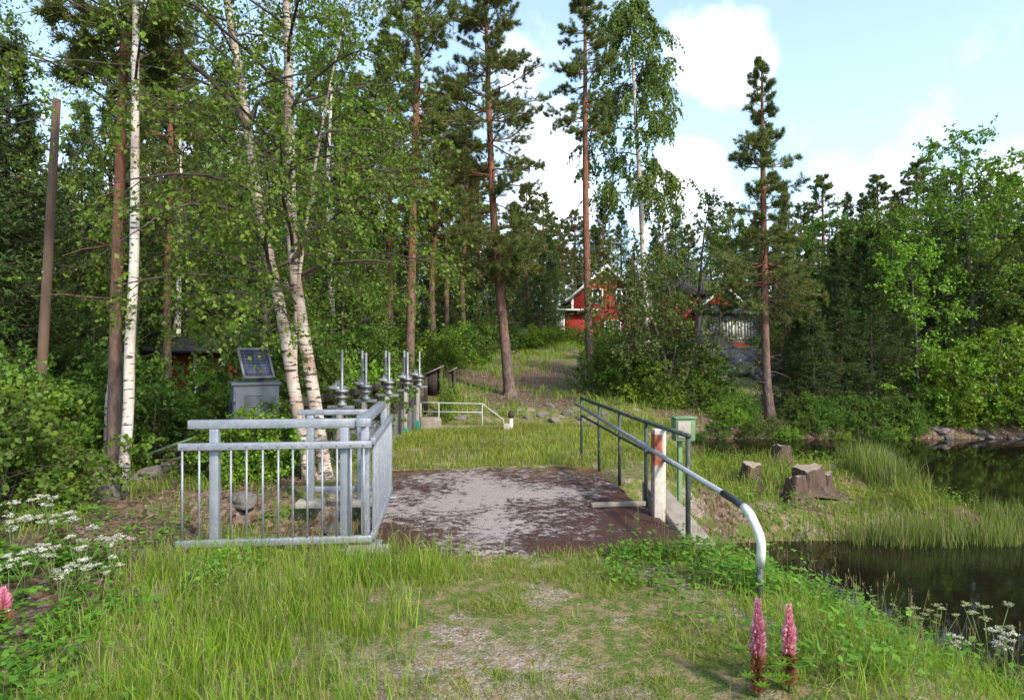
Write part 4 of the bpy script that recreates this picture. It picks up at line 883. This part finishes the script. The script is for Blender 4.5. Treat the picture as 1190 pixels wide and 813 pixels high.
for i in range(64):
    px = -60 + i * 11.3 + rg.uniform(-8, 8); Y = rg.uniform(36, 58)
    wood((sprA, sprB)[i % 2], px, Y, rg.uniform(225, 300) if px < 500 else rg.uniform(270, 310), 'dark spruce filling the depth of the wood behind the dam', 'deep wood behind the dam', 1.3)
for i in range(22):
    px = 885 + i * 17 + rg.uniform(-8, 8); Y = rg.uniform(29, 50)
    wood((sprA, sprB)[i % 2], px, Y, rg.uniform(255, 320), 'dark spruce filling the depth of the right wood', 'deep wood on the right', 1.3)

# shrubs
for i, (pr, px, Y, s) in enumerate([(bshA, 5, 6.6, .65), (bshA, 30, 7.4, .5), (bshB, 18, 7.8, .8), (bshA, -15, 6.2, .9), (bshA, 85, 9.8, .75), (bshB, 88, 10.4, .8), (bshA, -5, 8.4, 1.1), (bshA, 48, 9.2, .85), (bshA, 170, 9.8, .9), (bshB, 195, 10.6, .7), (bshA, 238, 10.8, .7), (bshA, 150, 11.2, 1.2), (bshB, 285, 11.2, .9), (bshA, 330, 11, 1.0), (bshA, 350, 12.5, 1.4), (bshB, 372, 15, 1.3), (bshA, 400, 20, 1.6), (bshA, 210, 12.2, .7), (bshA, 300, 13.4, 1.5), (bshB, 430, 23, 1.5), (bshA, 458, 24, 1.3), (bshA, 350, 9.9, .6), (bshB, 310, 8.95, .62), (bshA, 258, 9.0, .5), (bshB, 286, 8.9, .6)]):
    x = X_at(px, Y); place(pr, used, (x, Y, gz(x, Y) - .05), i * 1.7, s, ('dark green' if pr is bshA else 'lighter green') + ' leafy shrub in the undergrowth of the left bank', 'shrubs of the left bank')
for i, (pr, px, Y, s) in enumerate([(bshB, 625, 35, .75), (bshB, 645, 35.5, .7), (bshB, 662, 36, .6), (bshA, 678, 36, .6), (bshB, 610, 34, .8), (bshA, 590, 34, .9), (bshA, 560, 31, 1.2), (bshA, 535, 28, 1.2), (bshB, 515, 26, 1.1), (bshA, 706, 30, 1.2), (bshA, 722, 27, 1.3), (bshA, 732, 24, 1.3), (bshA, 705, 22, 1.0)]):
    x = X_at(px, Y); place(pr, used, (x, Y, gz(x, Y) - .05), i * 1.3, s, ('dark green' if pr is bshA else 'lighter green') + ' low shrub on the slope below the red house', 'shrubs of the house slope')
for i, (pr, px, Y, s) in enumerate([(bshA, 740, 21, 1.0), (bshB, 760, 20.4, .9), (bshA, 812, 20.5, .7), (bshA, 832, 20.6, .55), (bshB, 857, 20.8, .5), (bshA, 925, 19.4, .5), (bshA, 945, 19.2, .6), (bshB, 965, 19.3, .45), (bshA, 985, 19.2, .6), (bshA, 1010, 19.1, .55), (bshA, 1035, 19.2, .6), (bshA, 862, 19.3, .5), (bshB, 843, 19.2, .4), (bshA, 1055, 19.0, .5), (bshA, 812, 18.45, 0.30), (bshA, 833, 18.63, 0.35), (bshB, 854, 18.81, 0.40), (bshA, 875, 18.54, 0.45), (bshA, 896, 18.72, 0.30), (bshB, 917, 18.45, 0.35), (bshA, 938, 18.63, 0.40), (bshA, 959, 18.81, 0.45), (bshB, 980, 18.54, 0.30), (bshA, 1001, 18.72, 0.35), (bshA, 1022, 18.45, 0.40), (bshB, 1043, 18.63, 0.45), (bshA, 1064, 18.81, 0.30), (bshB, 1085, 19.4, .7), (bshA, 790, 22.5, 1.4), (bshA, 805, 25, 1.3), (bshB, 1120, 19.3, .8), (bshB, 1180, 19.3, .9), (bshA, 1205, 19.4, 1.0)]):
    x = X_at(px, Y); place(pr, used, (x, Y, gz(x, Y) - .05), i * 1.9, s, ('dark green' if pr is bshA else 'bright green') + ' shrub along the far pond bank', 'shrubs of the far bank')
# young plant in front of the dark parapet
x, Y = X_at(519, 18.3), 18.3; place(bshB, used, (x, Y, gz(x, Y)), .4, (.28, .28, .8), 'upright young bush with pale leaves before the black parapet')

# ------------------------------------------------------------------ stones, stumps, woodpile
def rock_mesh(seed, mat):
    rg_ = Rn(seed); q = MB(); n, m = 22, 14
    th_ = np.linspace(0, 2 * np.pi, n, endpoint=False); ph = np.linspace(.02, np.pi - .02, m); A, B = np.meshgrid(th_, ph)
    D = np.stack([np.sin(B) * np.cos(A), np.sin(B) * np.sin(A), np.cos(B)], -1); off = rg_.rand(3) * 50
    rad = np.array([[1 + .55 * mnoise.noise(Vector(d * 1.1 + off)) + .22 * mnoise.noise(Vector(d * 2.7 + off)) for d in row] for row in D])
    for _ in range(7):                                               # cleaved faces
        nv = nrm(rg_.normal(size=3)); k = (D * nv).sum(-1); c = rg_.uniform(.55, .85); rad = np.where(k > .01, np.minimum(rad, c / np.maximum(k, .01)), rad)
    V = D * rad[..., None]; i = np.arange(m - 1)[:, None] * n; j = np.arange(n)[None]; j2 = (j + 1) % n
    q.add(V, np.stack([i + j, i + n + j, i + n + j2, i + j2], -1).reshape(-1, 4)); return q.build('boulder', mat)
rocks = [rock_mesh(61, stonem), rock_mesh(62, stoned), rock_mesh(63, stonem)]
for r_ in rocks: tag(r_, 'boulder', 'boulder')
def rock(k, px, Y, sx, sy, sz, dz, label, group, rz=None):
    x = X_at(px, Y); return place(rocks[k], used, (x, Y, gz(x, Y) + dz), rg.uniform(0, 6) if rz is None else rz, (sx, sy, sz), label, group)
for k, px, Y, a, c_ in ((0, 104, 8.3, .42, .16), (2, 130, 7.6, .24, .14), (0, 110, 7.5, .22, .1), (1, 128, 7.0, .2, .14), (2, 62, 8.6, .3, .14), (0, 12, 7.2, .26, .14), (1, 175, 8.8, .28, .12), (2, 205, 9.2, .26, .12)):
    rock(k, px, Y, a, a * .7, c_, .05, 'flat grey granite boulder among the litter of the left bank', 'boulders of the left bank')
for i, (px, Y, a) in enumerate(((612, 18.6, .3), (628, 18.8, .45), (645, 18.4, .4), (660, 18.9, .5), (676, 18.5, .36), (604, 19.2, .3), (700, 18.9, .4), (690, 17.8, .35), (575, 19, .3), (640, 19.6, .35), (556, 18.8, .3), (535, 18.6, .35))):
    rock((1, 1, 0)[i % 3], px, Y, a * .7, a * .5, a * .28, -.02, 'weathered boulder in the stony bank beyond the grass', 'boulders of the stony bank')
for i in range(34):
    px = 815 + rg.uniform(0, 120); Y = rg.uniform(28, 37.5); a = rg.uniform(.4, .85)
    rock((0, 2)[i % 2], px, Y, a, a * .8, a * .55, .15, 'grey rock of the stony slope below the glazed veranda', 'rocks below the veranda')
for i in range(22):
    px = 1075 + i * 7 + rg.uniform(-3, 3); Y = 18.55 + rg.uniform(-.15, .2); a = rg.uniform(.1, .2)
    rock(i % 3, px, Y, a, a * .8, a * .6, .0, 'small dark stone at the waterline of the far right shore', 'stones at the far waterline')
for i, (px, Y, a, dz) in enumerate(((300, 6.9, .3, .0), (335, 7.2, .26, .05), (375, 7.0, .3, .05), (400, 6.5, .22, .12), (285, 7.6, .24, .05), (345, 6.6, .2, .05), (390, 7.5, .25, .05), (835, 6.7, .16, .1), (820, 6.4, .18, .1), (850, 7.1, .16, .1))):
    rock(1, px, Y, a, a * .8, a * .42, dz - .05, 'brown stained stone in the channel beside the bridge', 'stones of the bridge channel')
stumpm = pmat('stump_bark', (.15, .1, .075), (.075, .05, .04), 11, .95, 0, 1.0, 34, c3=(.22, .18, .15), stretch=(1, 1, .25), bdist=.03); cutm = pmat('cut_wood', (.36, .29, .22), (.26, .2, .15), 6, .9, 0, .4, 30)
def stump(px, yb, yt, wpx, Y, label, tilt=0):
    x = X_at(px, Y); z = gz(x, Y); zt = at(0, yt, Y)[2]; h = max(.15, zt - z); r = wpx / F * Y / 2
    th = thing('tree_stump', label, 'stump', (x, Y, z - .03)); n = 18; V = []; lv = [(0, 2.0), (.12, 1.45), (.35, 1.12), (.7, 1.0), (1, .9)]; rg_ = Rn(int(px)); a = np.arange(n) * 2 * np.pi / n
    lob = 1 + .12 * np.sin(a * 3 + 1) + .07 * np.sin(a * 7 + px)
    for k, s in lv:
        rr = r * (1 + (s - 1) * (1 + .8 * np.sin(a * 3 + px))) * lob * (1 + rg_.normal(size=n) * .07); V.append(np.stack([rr * np.cos(a) + tilt * k, rr * np.sin(a), np.full(n, k * h) + k * h * (.09 * np.cos(a + px * .3) + .05 * np.maximum(0, np.sin(a * 5 + px)) * (k == 1) + rg_.normal(size=n) * .03)], 1))
    q = MB(); q.add(np.concatenate(V), [[k * n + j, k * n + (j + 1) % n, (k + 1) * n + (j + 1) % n, (k + 1) * n + j] for k in range(4) for j in range(n)]); q.build('trunk', stumpm, th, smooth=True)
    q = MB(); top = V[-1]; q.add(np.vstack([top, top.mean(0) + (0, 0, .012)]), None, [[j, (j + 1) % n, n] for j in range(n)]); q.build('cut_face', cutm, th)
stump(940, 578, 541, 30, 9.9, 'largest tree stump with pale cut top on the grassy spit')
stump(925, 585, 552, 22, 9.6, 'lower dark stump leaning against the largest stump')
stump(873, 558, 537, 22, 10.9, 'short dark brown stump nearest the bridge on the grassy spit')
stump(1033, 555, 527, 10, 11.8, 'thin upright pale stump near the tip of the grassy spit')
stump(962, 570, 548, 10, 10.0, 'narrow grey stump right beside the largest stump')
stump(908, 532, 517, 20, 12.3, 'low pale stump by the back water of the spit')
def woodpile():
    x, Y = X_at(213, 9.3), 9.3; z = gz(x, Y); th = thing('plank_pile', 'heap of old grey planks and boards on the left bank', 'plank pile', (x, Y, z))
    r_ = random.Random(4)
    for i in range(9):
        a = R(r_.uniform(-25, 35)); L = r_.uniform(.6, .95); q = MB(); q.box((r_.uniform(-.12, .12), r_.uniform(-.2, .25), .05 + i * .042), (L, .15, .035), a, R(r_.uniform(-6, 6)), R(r_.uniform(-12, 4))); q.build('plank', greyw, th)
    MB().tube([(-.35, -.25, .3), (.25, -.1, .52)], .02, 8).build('pipe', gbox, th)
woodpile()

# ------------------------------------------------------------------ grass, herbs, reeds, pebbles (nobody could count these)
def scatter(rng, n, x0, x1, y0, y1, dens):
    x = rng.uniform(x0, x1, n); y = rng.uniform(y0, y1, n); k = rng.rand(n) < dens(x, y); x, y = x[k], y[k]; return np.stack([x, y, ground(x, y) - .01], 1)
rng = Rn(77)
def dry(x, y): return (pond_sd(x, y) > .12)
def ondeck(x, y):
    s = x * RV[0] + y * RV[1]; t_ = x * UV[0] + y * UV[1]; return (s > -.78) & (s < 2.26) & (t_ > 5.44 + .35 * sm(.5, .6, fbm(x * 2.5, y * 2.5))) & (t_ < 9.42 + (fbm(x * 1.5, y) - .47) * 1.2)
# lush tall grass at the left foreground
def d_left(x, y): return sm(-.25, -1.2, x + (fbm(x * 2, y * 2) - .47) * 1.2 + .22 * np.clip(4 - y, 0, 2)) * sm(-2.9, -2.2, x - (y - 4) * -.25) * sm(5.6, 5.1, y) * (.35 + .65 * sm(.42, .55, fbm(x * 1.8, y * 1.8)))
q = MB(); p_ = scatter(rng, 44000, -4.2, .0, 2.3, 5.8, d_left); q.blades(p_, rng.uniform(.1, .3, len(p_)) * (.7 + .6 * fbm(p_[:, 0] * 3, p_[:, 1] * 3)), rng.uniform(.0028, .0068, len(p_)), rng, .28, .6)
def d_right(x, y): return sm(.9, 1.7, x + (fbm(x * 2, y * 2) - .47) * 1.0 - .25 * np.clip(4.2 - y, 0, 1)) * dry(x, y) * (.3 + .7 * sm(.38, .55, fbm(x * 2.2, y * 2.2)))
p_ = scatter(rng, 44000, .4, 6, 2.3, 6.6, d_right); q.blades(p_, rng.uniform(.07, .24, len(p_)) * (1 - .3 * sm(4.6, 5.6, p_[:, 1])), rng.uniform(.003, .0068, len(p_)), rng, .4, .9)
tag(q.build('tall_grass', grassm), 'lush tall grass at both sides of the gravel path', 'grass', kind='stuff')
q = MB(); p_ = scatter(rng, 2600, -3.2, .2, 2.5, 5.9, lambda x, y: d_left(x, y) * .6); p2 = scatter(rng, 2200, .8, 5, 2.6, 6.4, lambda x, y: d_right(x, y) * .5); p_ = np.concatenate([p_, p2]); N_ = len(p_)
hs = rng.uniform(.22, .48, N_); tilt = rng.normal(size=(N_, 2)) * .09; tp = p_ + np.stack([tilt[:, 0] * hs * 2, tilt[:, 1] * hs * 2, hs], 1); md = p_ + (tp - p_) * .55 + np.stack([-tilt[:, 0], -tilt[:, 1], 0 * hs], 1) * .04
q.tubes(np.stack([p_, md, tp], 1), np.array([[.0014, .0011, .0008]]), 3); ix = np.repeat(np.arange(N_), 7); f = rng.uniform(0, 1, len(ix))
q.spikes(tp[ix] - np.array([0, 0, 1.]) * (f * .07)[:, None], rng.normal(size=(len(ix), 3)) * .35 + np.array([0, 0, 1.]), .022, .004, rng)
tag(q.build('seeding_grass', strawm), 'thin seeding grass stems standing above the lush grass', 'grass', kind='stuff')
# path turf
def d_path(x, y): return (~ondeck(x, y)) * dry(x, y) * (.04 + .96 * sm(.43, .56, fbm(x * 1.6 + 3, y * 1.6))) * (.5 + .5 * sm(3.3, 5.0, y))
q = MB(); p_ = scatter(rng, 110000, -2.2, 2.4, 2.4, 5.9, d_path); q.blades(p_, rng.uniform(.02, .085, len(p_)), rng.uniform(.0025, .005, len(p_)), rng, .8, .8)
p2 = scatter(rng, 5000, -2.2, 2.2, 4.7, 5.7, lambda x, y: (~ondeck(x, y)) * sm(5.0, 5.5, y) * (.3 + .7 * sm(.4, .55, fbm(x * 3, y * 3)))); q.blades(p2, rng.uniform(.05, .16, len(p2)), rng.uniform(.004, .008, len(p2)), rng, .5, .8)
p_ = scatter(rng, 9000, -2.2, 2.6, 2.4, 5.6, lambda x, y: (~ondeck(x, y)) * dry(x, y) * .6); qs = MB(); a = rng.uniform(0, 6.28, len(p_)); qs.spikes(p_ + (0, 0, .014), np.stack([np.cos(a), np.sin(a), rng.uniform(-.05, .3, len(p_))], 1), rng.uniform(.03, .1, len(p_)), .0035, rng)
tag(qs.build('dry_straw', strawm), 'dry straw and dead stalks lying over the path', 'straw', kind='stuff')
tag(q.build('path_turf', grassy), 'short patchy turf growing in the gravel path', 'grass', kind='stuff')
# meadow beyond the deck, spit
STUMPS = [(X_at(px, Y), Y) for px, Y in ((940, 9.8), (925, 9.4), (873, 10.8), (962, 9.9), (1033, 11.7), (908, 12.2), (935, 9.1))]
def clear(x, y): return np.min([np.hypot(x - a, (y - b) * .55) for a, b in STUMPS], axis=0) > .2
def d_mid(x, y): return (~ondeck(x, y)) * dry(x, y) * clear(x, y) * sm(9.2, 9.8, y + .6 * sm(2.0, 2.6, x) * 4) * (.4 + .6 * sm(.35, .5, fbm(x, y)))
q = MB(); p_ = scatter(rng, 75000, -2.4, 9.5, 7.6, 18, d_mid); sp_ = sm(2, 3, p_[:, 0])
q.blades(p_, rng.uniform(.05, .15, len(p_)) * (1 + sp_ * (.1 + 2.2 * sm(.42, .62, fbm(p_[:, 0] * 1.7, p_[:, 1] * 1.7)))), rng.uniform(.008, .014, len(p_)), rng, .35, .7)
tag(q.build('meadow_grass', grassy), 'yellow green meadow grass beyond the bridge and over the spit', 'grass', kind='stuff')
def d_hill(x, y): return (1 - .75 * zones(x, y)[2]) * sm(.35, .52, fbm(x * .8, y * .8)) * dry(x, y) * (1 - .7 * sm(7, 9, x))
q = MB(); p_ = scatter(rng, 42000, -5, 12, 18.5, 42, d_hill); q.blades(p_, rng.uniform(.12, .32, len(p_)), rng.uniform(.018, .03, len(p_)), rng, .4, .7)
p_ = scatter(rng, 16000, -9, -2.2, 5.5, 14, lambda x, y: sm(.45, .6, fbm(x * 1.2, y * 1.2)) * dry(x, y)); q.blades(p_, rng.uniform(.06, .22, len(p_)), rng.uniform(.006, .012, len(p_)), rng, .4, .8)
tag(q.build('slope_grass', grassm), 'rough grass on the slope and under the trees', 'grass', kind='stuff')
# reeds in the shallow water
def d_reed(x, y):
    d = pond_sd(x, y); return sm(3.1, 3.8, x) * ((d < .25) & (y > 8.0 + .05 * x)) * sm(9.7, 9.1, y - .07 * (x - 4)) * (.25 + .75 * sm(.35, .5, fbm(x * 1.5, y * 1.5))) * sm(8.25, 8.75, y + (fbm(x * 3, y) - .47))
q = MB(); p_ = scatter(rng, 60000, 3, 13, 8, 11.5, d_reed); p_[:, 2] = np.maximum(p_[:, 2], -.95); q.blades(p_, rng.uniform(.25, .6, len(p_)), rng.uniform(.006, .011, len(p_)), rng, .12, .35)
p_ = scatter(rng, 3500, 5.8, 7.4, 10, 12, lambda x, y: sm(1., .2, np.hypot(x - 6.35, (y - 11.0) * .8)) * (pond_sd(x, y) > -.3)); q.blades(p_, rng.uniform(.35, .7, len(p_)), rng.uniform(.007, .012, len(p_)), rng, .15, .35)
tag(q.build('reeds', reedm), 'pale green reed belt standing in the shallow water in front of the spit', 'reeds', kind='stuff')
# herbs: rosettes of small leaves on short stems
def herbs(q, p, hmax, ls, rng, n=14):
    idx = np.repeat(np.arange(len(p)), n); h = rng.uniform(.15, 1, len(idx)) * (hmax * rng.uniform(.5, 1.1, len(p)))[idx]; a = rng.uniform(0, 6.28, len(idx)); rr = rng.uniform(.02, .13, len(idx)) * (.5 + h / hmax)
    c = p[idx] + np.stack([rr * np.cos(a), rr * np.sin(a), h], 1); d = np.stack([np.cos(a), np.sin(a), rng.uniform(-.5, .5, len(idx))], 1)
    sz = ls * rng.uniform(.5, 1.3, len(idx)); up = nrm(np.stack([rng.normal(size=len(idx)) * .4, rng.normal(size=len(idx)) * .4, np.ones(len(idx))], 1))
    q.leaves(c, d, sz, sz * .6, rng, up=up)
q = MB(); herbs(q, scatter(rng, 1600, .6, 5.6, 2.6, 6.6, lambda x, y: d_right(x, y) * sm(.4, .55, fbm(x * 1.5 + 9, y * 1.5))), .3, .055, rng, 16)
herbs(q, scatter(rng, 230, .4, 2.6, 4.7, 6.2, lambda x, y: (~ondeck(x, y)) * dry(x, y) * sm(.5, 1.1, x) * (pond_sd(x, y) > .3)), .17, .05, rng, 16)
herbs(q, scatter(rng, 1100, -5, -1.6, 2.6, 5.2, lambda x, y: sm(-1.7, -2.4, x) * sm(.38, .5, fbm(x * 1.5 + 4, y * 1.5))), .26, .055, rng, 16)
herbs(q, scatter(rng, 500, -6, -2.5, 5, 9, lambda x, y: sm(.5, .6, fbm(x * 1.5 + 4, y * 1.5))), .18, .05, rng, 14)
herbs(q, scatter(rng, 700, 2.6, 8, 8.4, 14, lambda x, y: dry(x, y) * sm(.5, .6, fbm(x * 1.2, y * 1.2 + 8))), .3, .06, rng, 14)
c_ = br(SP - .03, 4.56); hp = np.array([[c_[0] + rng.normal() * .12, c_[1] + rng.normal() * .1, 0] for _ in range(26)]); hp[:, 2] = ground(hp[:, 0], hp[:, 1]) - .01; herbs(q, hp, .3, .05, rng, 16)
tag(q.build('wild_herbs', herbm), 'leafy wild herbs and clover mixed through the grass', 'herbs', kind='stuff')
# pebbles on the path and bark chips on the bank
def chips(q, p, sx, rng, flat=.5):
    N = len(p); a = rng.uniform(0, 6.28, N); s = sx * rng.uniform(.5, 1.5, N)[:, None]
    ax = np.stack([np.cos(a), np.sin(a), rng.normal(size=N) * .2], 1); ay = np.stack([-np.sin(a), np.cos(a), rng.normal(size=N) * .2], 1); az = np.array([0, 0, 1.])
    base = p + az * s * .1; w = rng.uniform(.4, .9, N)[:, None]
    V = np.stack([base + ax * s, base + ay * s * w, base - ax * s * .9, base - ay * s * w, base + az * s * flat * .9 + ax * s * .2], 1); i = np.arange(N)[:, None] * 5
    q.add(V, None, np.concatenate([i + [0, 1, 4], i + [1, 2, 4], i + [2, 3, 4], i + [3, 0, 4]]))
pebm = leafmat('pebbles', (.16, .13, .125), (.42, .37, .36), 0, .9, 0, (.55, .52, .5)); barkm = leafmat('bark_chips', (.05, .028, .02), (.17, .11, .085), 0, .9, 0, (.3, .26, .23))
q = MB(); p_ = scatter(rng, 16000, -1.8, 1.8, 2.5, 5.6, lambda x, y: zones(x, y)[0] * (.25 + .75 * sm(.5, .42, fbm(x * 1.6 + 3, y * 1.6)))); chips(q, p_, .009, rng, .6)
p_ = scatter(rng, 26000, -1.9, 2.0, 2.5, 5.5, lambda x, y: .12 + .8 * sm(.52, .42, fbm(x * 1.6 + 3, y * 1.6)) * sm(2, 1, np.abs(x))); chips(q, p_, .0055, rng, .6); p_ = scatter(rng, 260, -1.6, 1.9, 2.5, 5.4, lambda x, y: .7 + 0 * x); chips(q, p_, .019, rng, .45)
tag(q.build('gravel', pebm), 'pinkish grey gravel scattered over the path', 'gravel', kind='stuff')
q = MB(); p_ = scatter(rng, 14000, -7, -1.6, 3, 9.5, lambda x, y: zones(x, y)[2]); chips(q, p_, .026, rng, .3)
tag(q.build('bark_litter', barkm), 'brown bark chips and litter covering the left bank', 'litter', kind='stuff')

# ------------------------------------------------------------------ flowers
pinkm = leafmat('pink_florets', (.74, .24, .48), (.9, .46, .68), .4, .5, 0, (.95, .8, .86)); podm = leafmat('faded_florets', (.28, .12, .06), (.42, .2, .1), .2, .6, 0)
def lupin(x, y, h, spike, r, label, seed):
    g = gz(x, y); th = thing('lupin', label, 'lupin', (x, y, g)); rng = Rn(seed); q = MB(); ben = rng.normal(size=2) * .01
    q.tube([(0, 0, 0), (ben[0], ben[1], h * .5), (ben[0] * .5, 0, h)], [.006, .0055, .003], 7); q.build('stem', stemm, th, smooth=True)
    for nm, a, b_, m, n in (('seed_head', h - spike, h - spike * .62, podm, 9), ('flower_spike', h - spike * .63, h, pinkm, 18)):
        q = MB()
        for k in range(n):
            z = a + (b_ - a) * k / n; kk = (z - (h - spike)) / spike; rr = r * (1 - .7 * max(0, kk - .6) / .4) * rng.uniform(.85, 1.1)
            m_ = 8; an = rng.uniform(0, 6) + np.arange(m_) * 6.283 / m_; c = np.stack([np.cos(an) * .004, np.sin(an) * .004, np.full(m_, z)], 1) + rng.normal(size=(m_, 3)) * .002
            d = np.stack([np.cos(an), np.sin(an), np.full(m_, .35 + .8 * kk)], 1)
            q.leaves(c, d, rr * rng.uniform(.85, 1.15, m_), rr * .6, rng, up=np.tile([0, 0, 1.], (m_, 1))); q.leaves(c + (0, 0, .003), d + (0, 0, .3), rr * .95, rr * .55, rng, up=np.stack([-np.sin(an), np.cos(an), 0 * an], 1))
        q.build(nm, m, th)
    for k in range(9):
        a = rng.uniform(0, 6.28); L = rng.uniform(.08, .16); zz = h * rng.uniform(.1, .38); e = np.array([math.cos(a) * L, math.sin(a) * L, zz + .05]); q = MB(); q.tube([(0, 0, zz), e], .002, 4)
        m_ = 8; an = np.arange(m_) * 6.283 / m_; q.leaves(np.tile(e, (m_, 1)), np.stack([np.cos(an), np.sin(an), np.full(m_, .25)], 1), .05, .014, rng, up=np.tile([0, 0, 1.], (m_, 1))); q.build('leaf', herbm, th)
lupin(X_at(881, 3.25), 3.25, .50, .47, .05, 'taller pink lupin spike in the right foreground grass', 1)
lupin(X_at(917, 3.3), 3.3, .45, .40, .046, 'shorter pink lupin spike right of the taller one', 2)
lupin(X_at(4, 3.9), 3.9, .28, .24, .05, 'pale pink lupin at the left edge of the foreground', 3)
def parsley(seed, nhead, h, fl, white):
    rng = Rn(seed); th = thing('cow_parsley', 'x', 'wildflower'); st, fo, lv = MB(), MB(), MB()
    for k in range(nhead):
        a = rng.uniform(0, 6.28); sp_ = rng.uniform(.02, .2); e = np.array([math.cos(a) * sp_, math.sin(a) * sp_, h * rng.uniform(.75, 1.05)])
        st.tube([(0, 0, 0), e * (.35, .35, .5), e], [.004, .0032, .0025], 5)
        fo = MB()
        for j in range(9):
            b_ = rng.uniform(0, 6.28); rr = rng.uniform(.006, .038); c = e + (math.cos(b_) * rr, math.sin(b_) * rr, .03 + rng.normal() * .006); st.tube([e, c], .0012, 3)
            m_ = 12; cc = c + np.stack([rng.normal(size=m_) * .008, rng.normal(size=m_) * .008, rng.normal(size=m_) * .003], 1); d = nrm(np.stack([rng.normal(size=m_), rng.normal(size=m_), rng.normal(size=m_) * .3 + .2], 1))
            fo.leaves(cc, d, .009, .009, rng, up=np.tile([0, 0, 1.], (m_, 1)) + rng.normal(size=(m_, 3)) * .3)
        fo.build('flower_head', white, th)
    for k in range(6):                                                # ferny leaves
        lv = MB()
        a = rng.uniform(0, 6.28); L = rng.uniform(.1, .22); z0 = h * rng.uniform(.05, .45); m_ = 22; f = np.repeat(np.linspace(.2, 1, 11), 2); sgn = np.tile([1, -1], 11)
        d = np.array([math.cos(a), math.sin(a), .25]); s_ = np.array([-math.sin(a), math.cos(a), 0]); c = np.array([0, 0, z0]) + d * L * f[:, None] - np.array([0, 0, .25]) * (f[:, None] ** 2) * L
        lv.leaves(c, d * .6 + s_ * sgn[:, None] + rng.normal(size=(m_, 3)) * .15, L * .36 * (1.15 - f), L * .1, rng, up=np.tile([0, 0, 1.], (m_, 1))); lv.build('leaf', herbm, th)
    st.build('stem', stemm, th, smooth=True); return th
cpA = parsley(71, 7, .42, 1, flowm); cpB = parsley(72, 5, .36, 1, flowm); greenfl = leafmat('fading_florets', (.3, .34, .14), (.55, .56, .38), .3); cpC = parsley(73, 6, .62, 1, greenfl)
for i, (px, Y, s) in enumerate(((15, 4.9, .9), (45, 5.1, 1.), (78, 5.2, .9), (90, 4.7, 1.05), (62, 4.6, .85), (30, 4.5, .9), (128, 4.9, .75), (10, 4.3, .85), (95, 4.35, .8), (120, 4.5, .7), (60, 5.5, .9), (0, 5.3, 1.0), (70, 4.2, .75), (140, 5.2, .6))):
    x = X_at(px, Y); place((cpA, cpB)[i % 2], used, (x, Y, gz(x, Y) - .02), i * 2.1, s, 'white flowering cow parsley in the left foreground patch', 'cow parsley on the left bank')
for i, (px, Y, s, k) in enumerate(((985, 5.6, .85, 2), (1000, 5.4, .75, 2), (1085, 4.9, .75, 2), (1105, 4.9, .7, 0), (1150, 4.4, .9, 2), (1172, 4.3, .95, 0), (1060, 5.0, .7, 2), (1195, 4.2, .85, 2), (950, 5.8, .7, 2))):
    x = X_at(px, Y); place((cpA, cpB, cpC)[k], used, (x, Y, gz(x, Y) - .02), i * 1.3, s, ('greenish fading' if k == 2 else 'white flowering') + ' cow parsley on the bank above the dark water', 'cow parsley on the right bank')
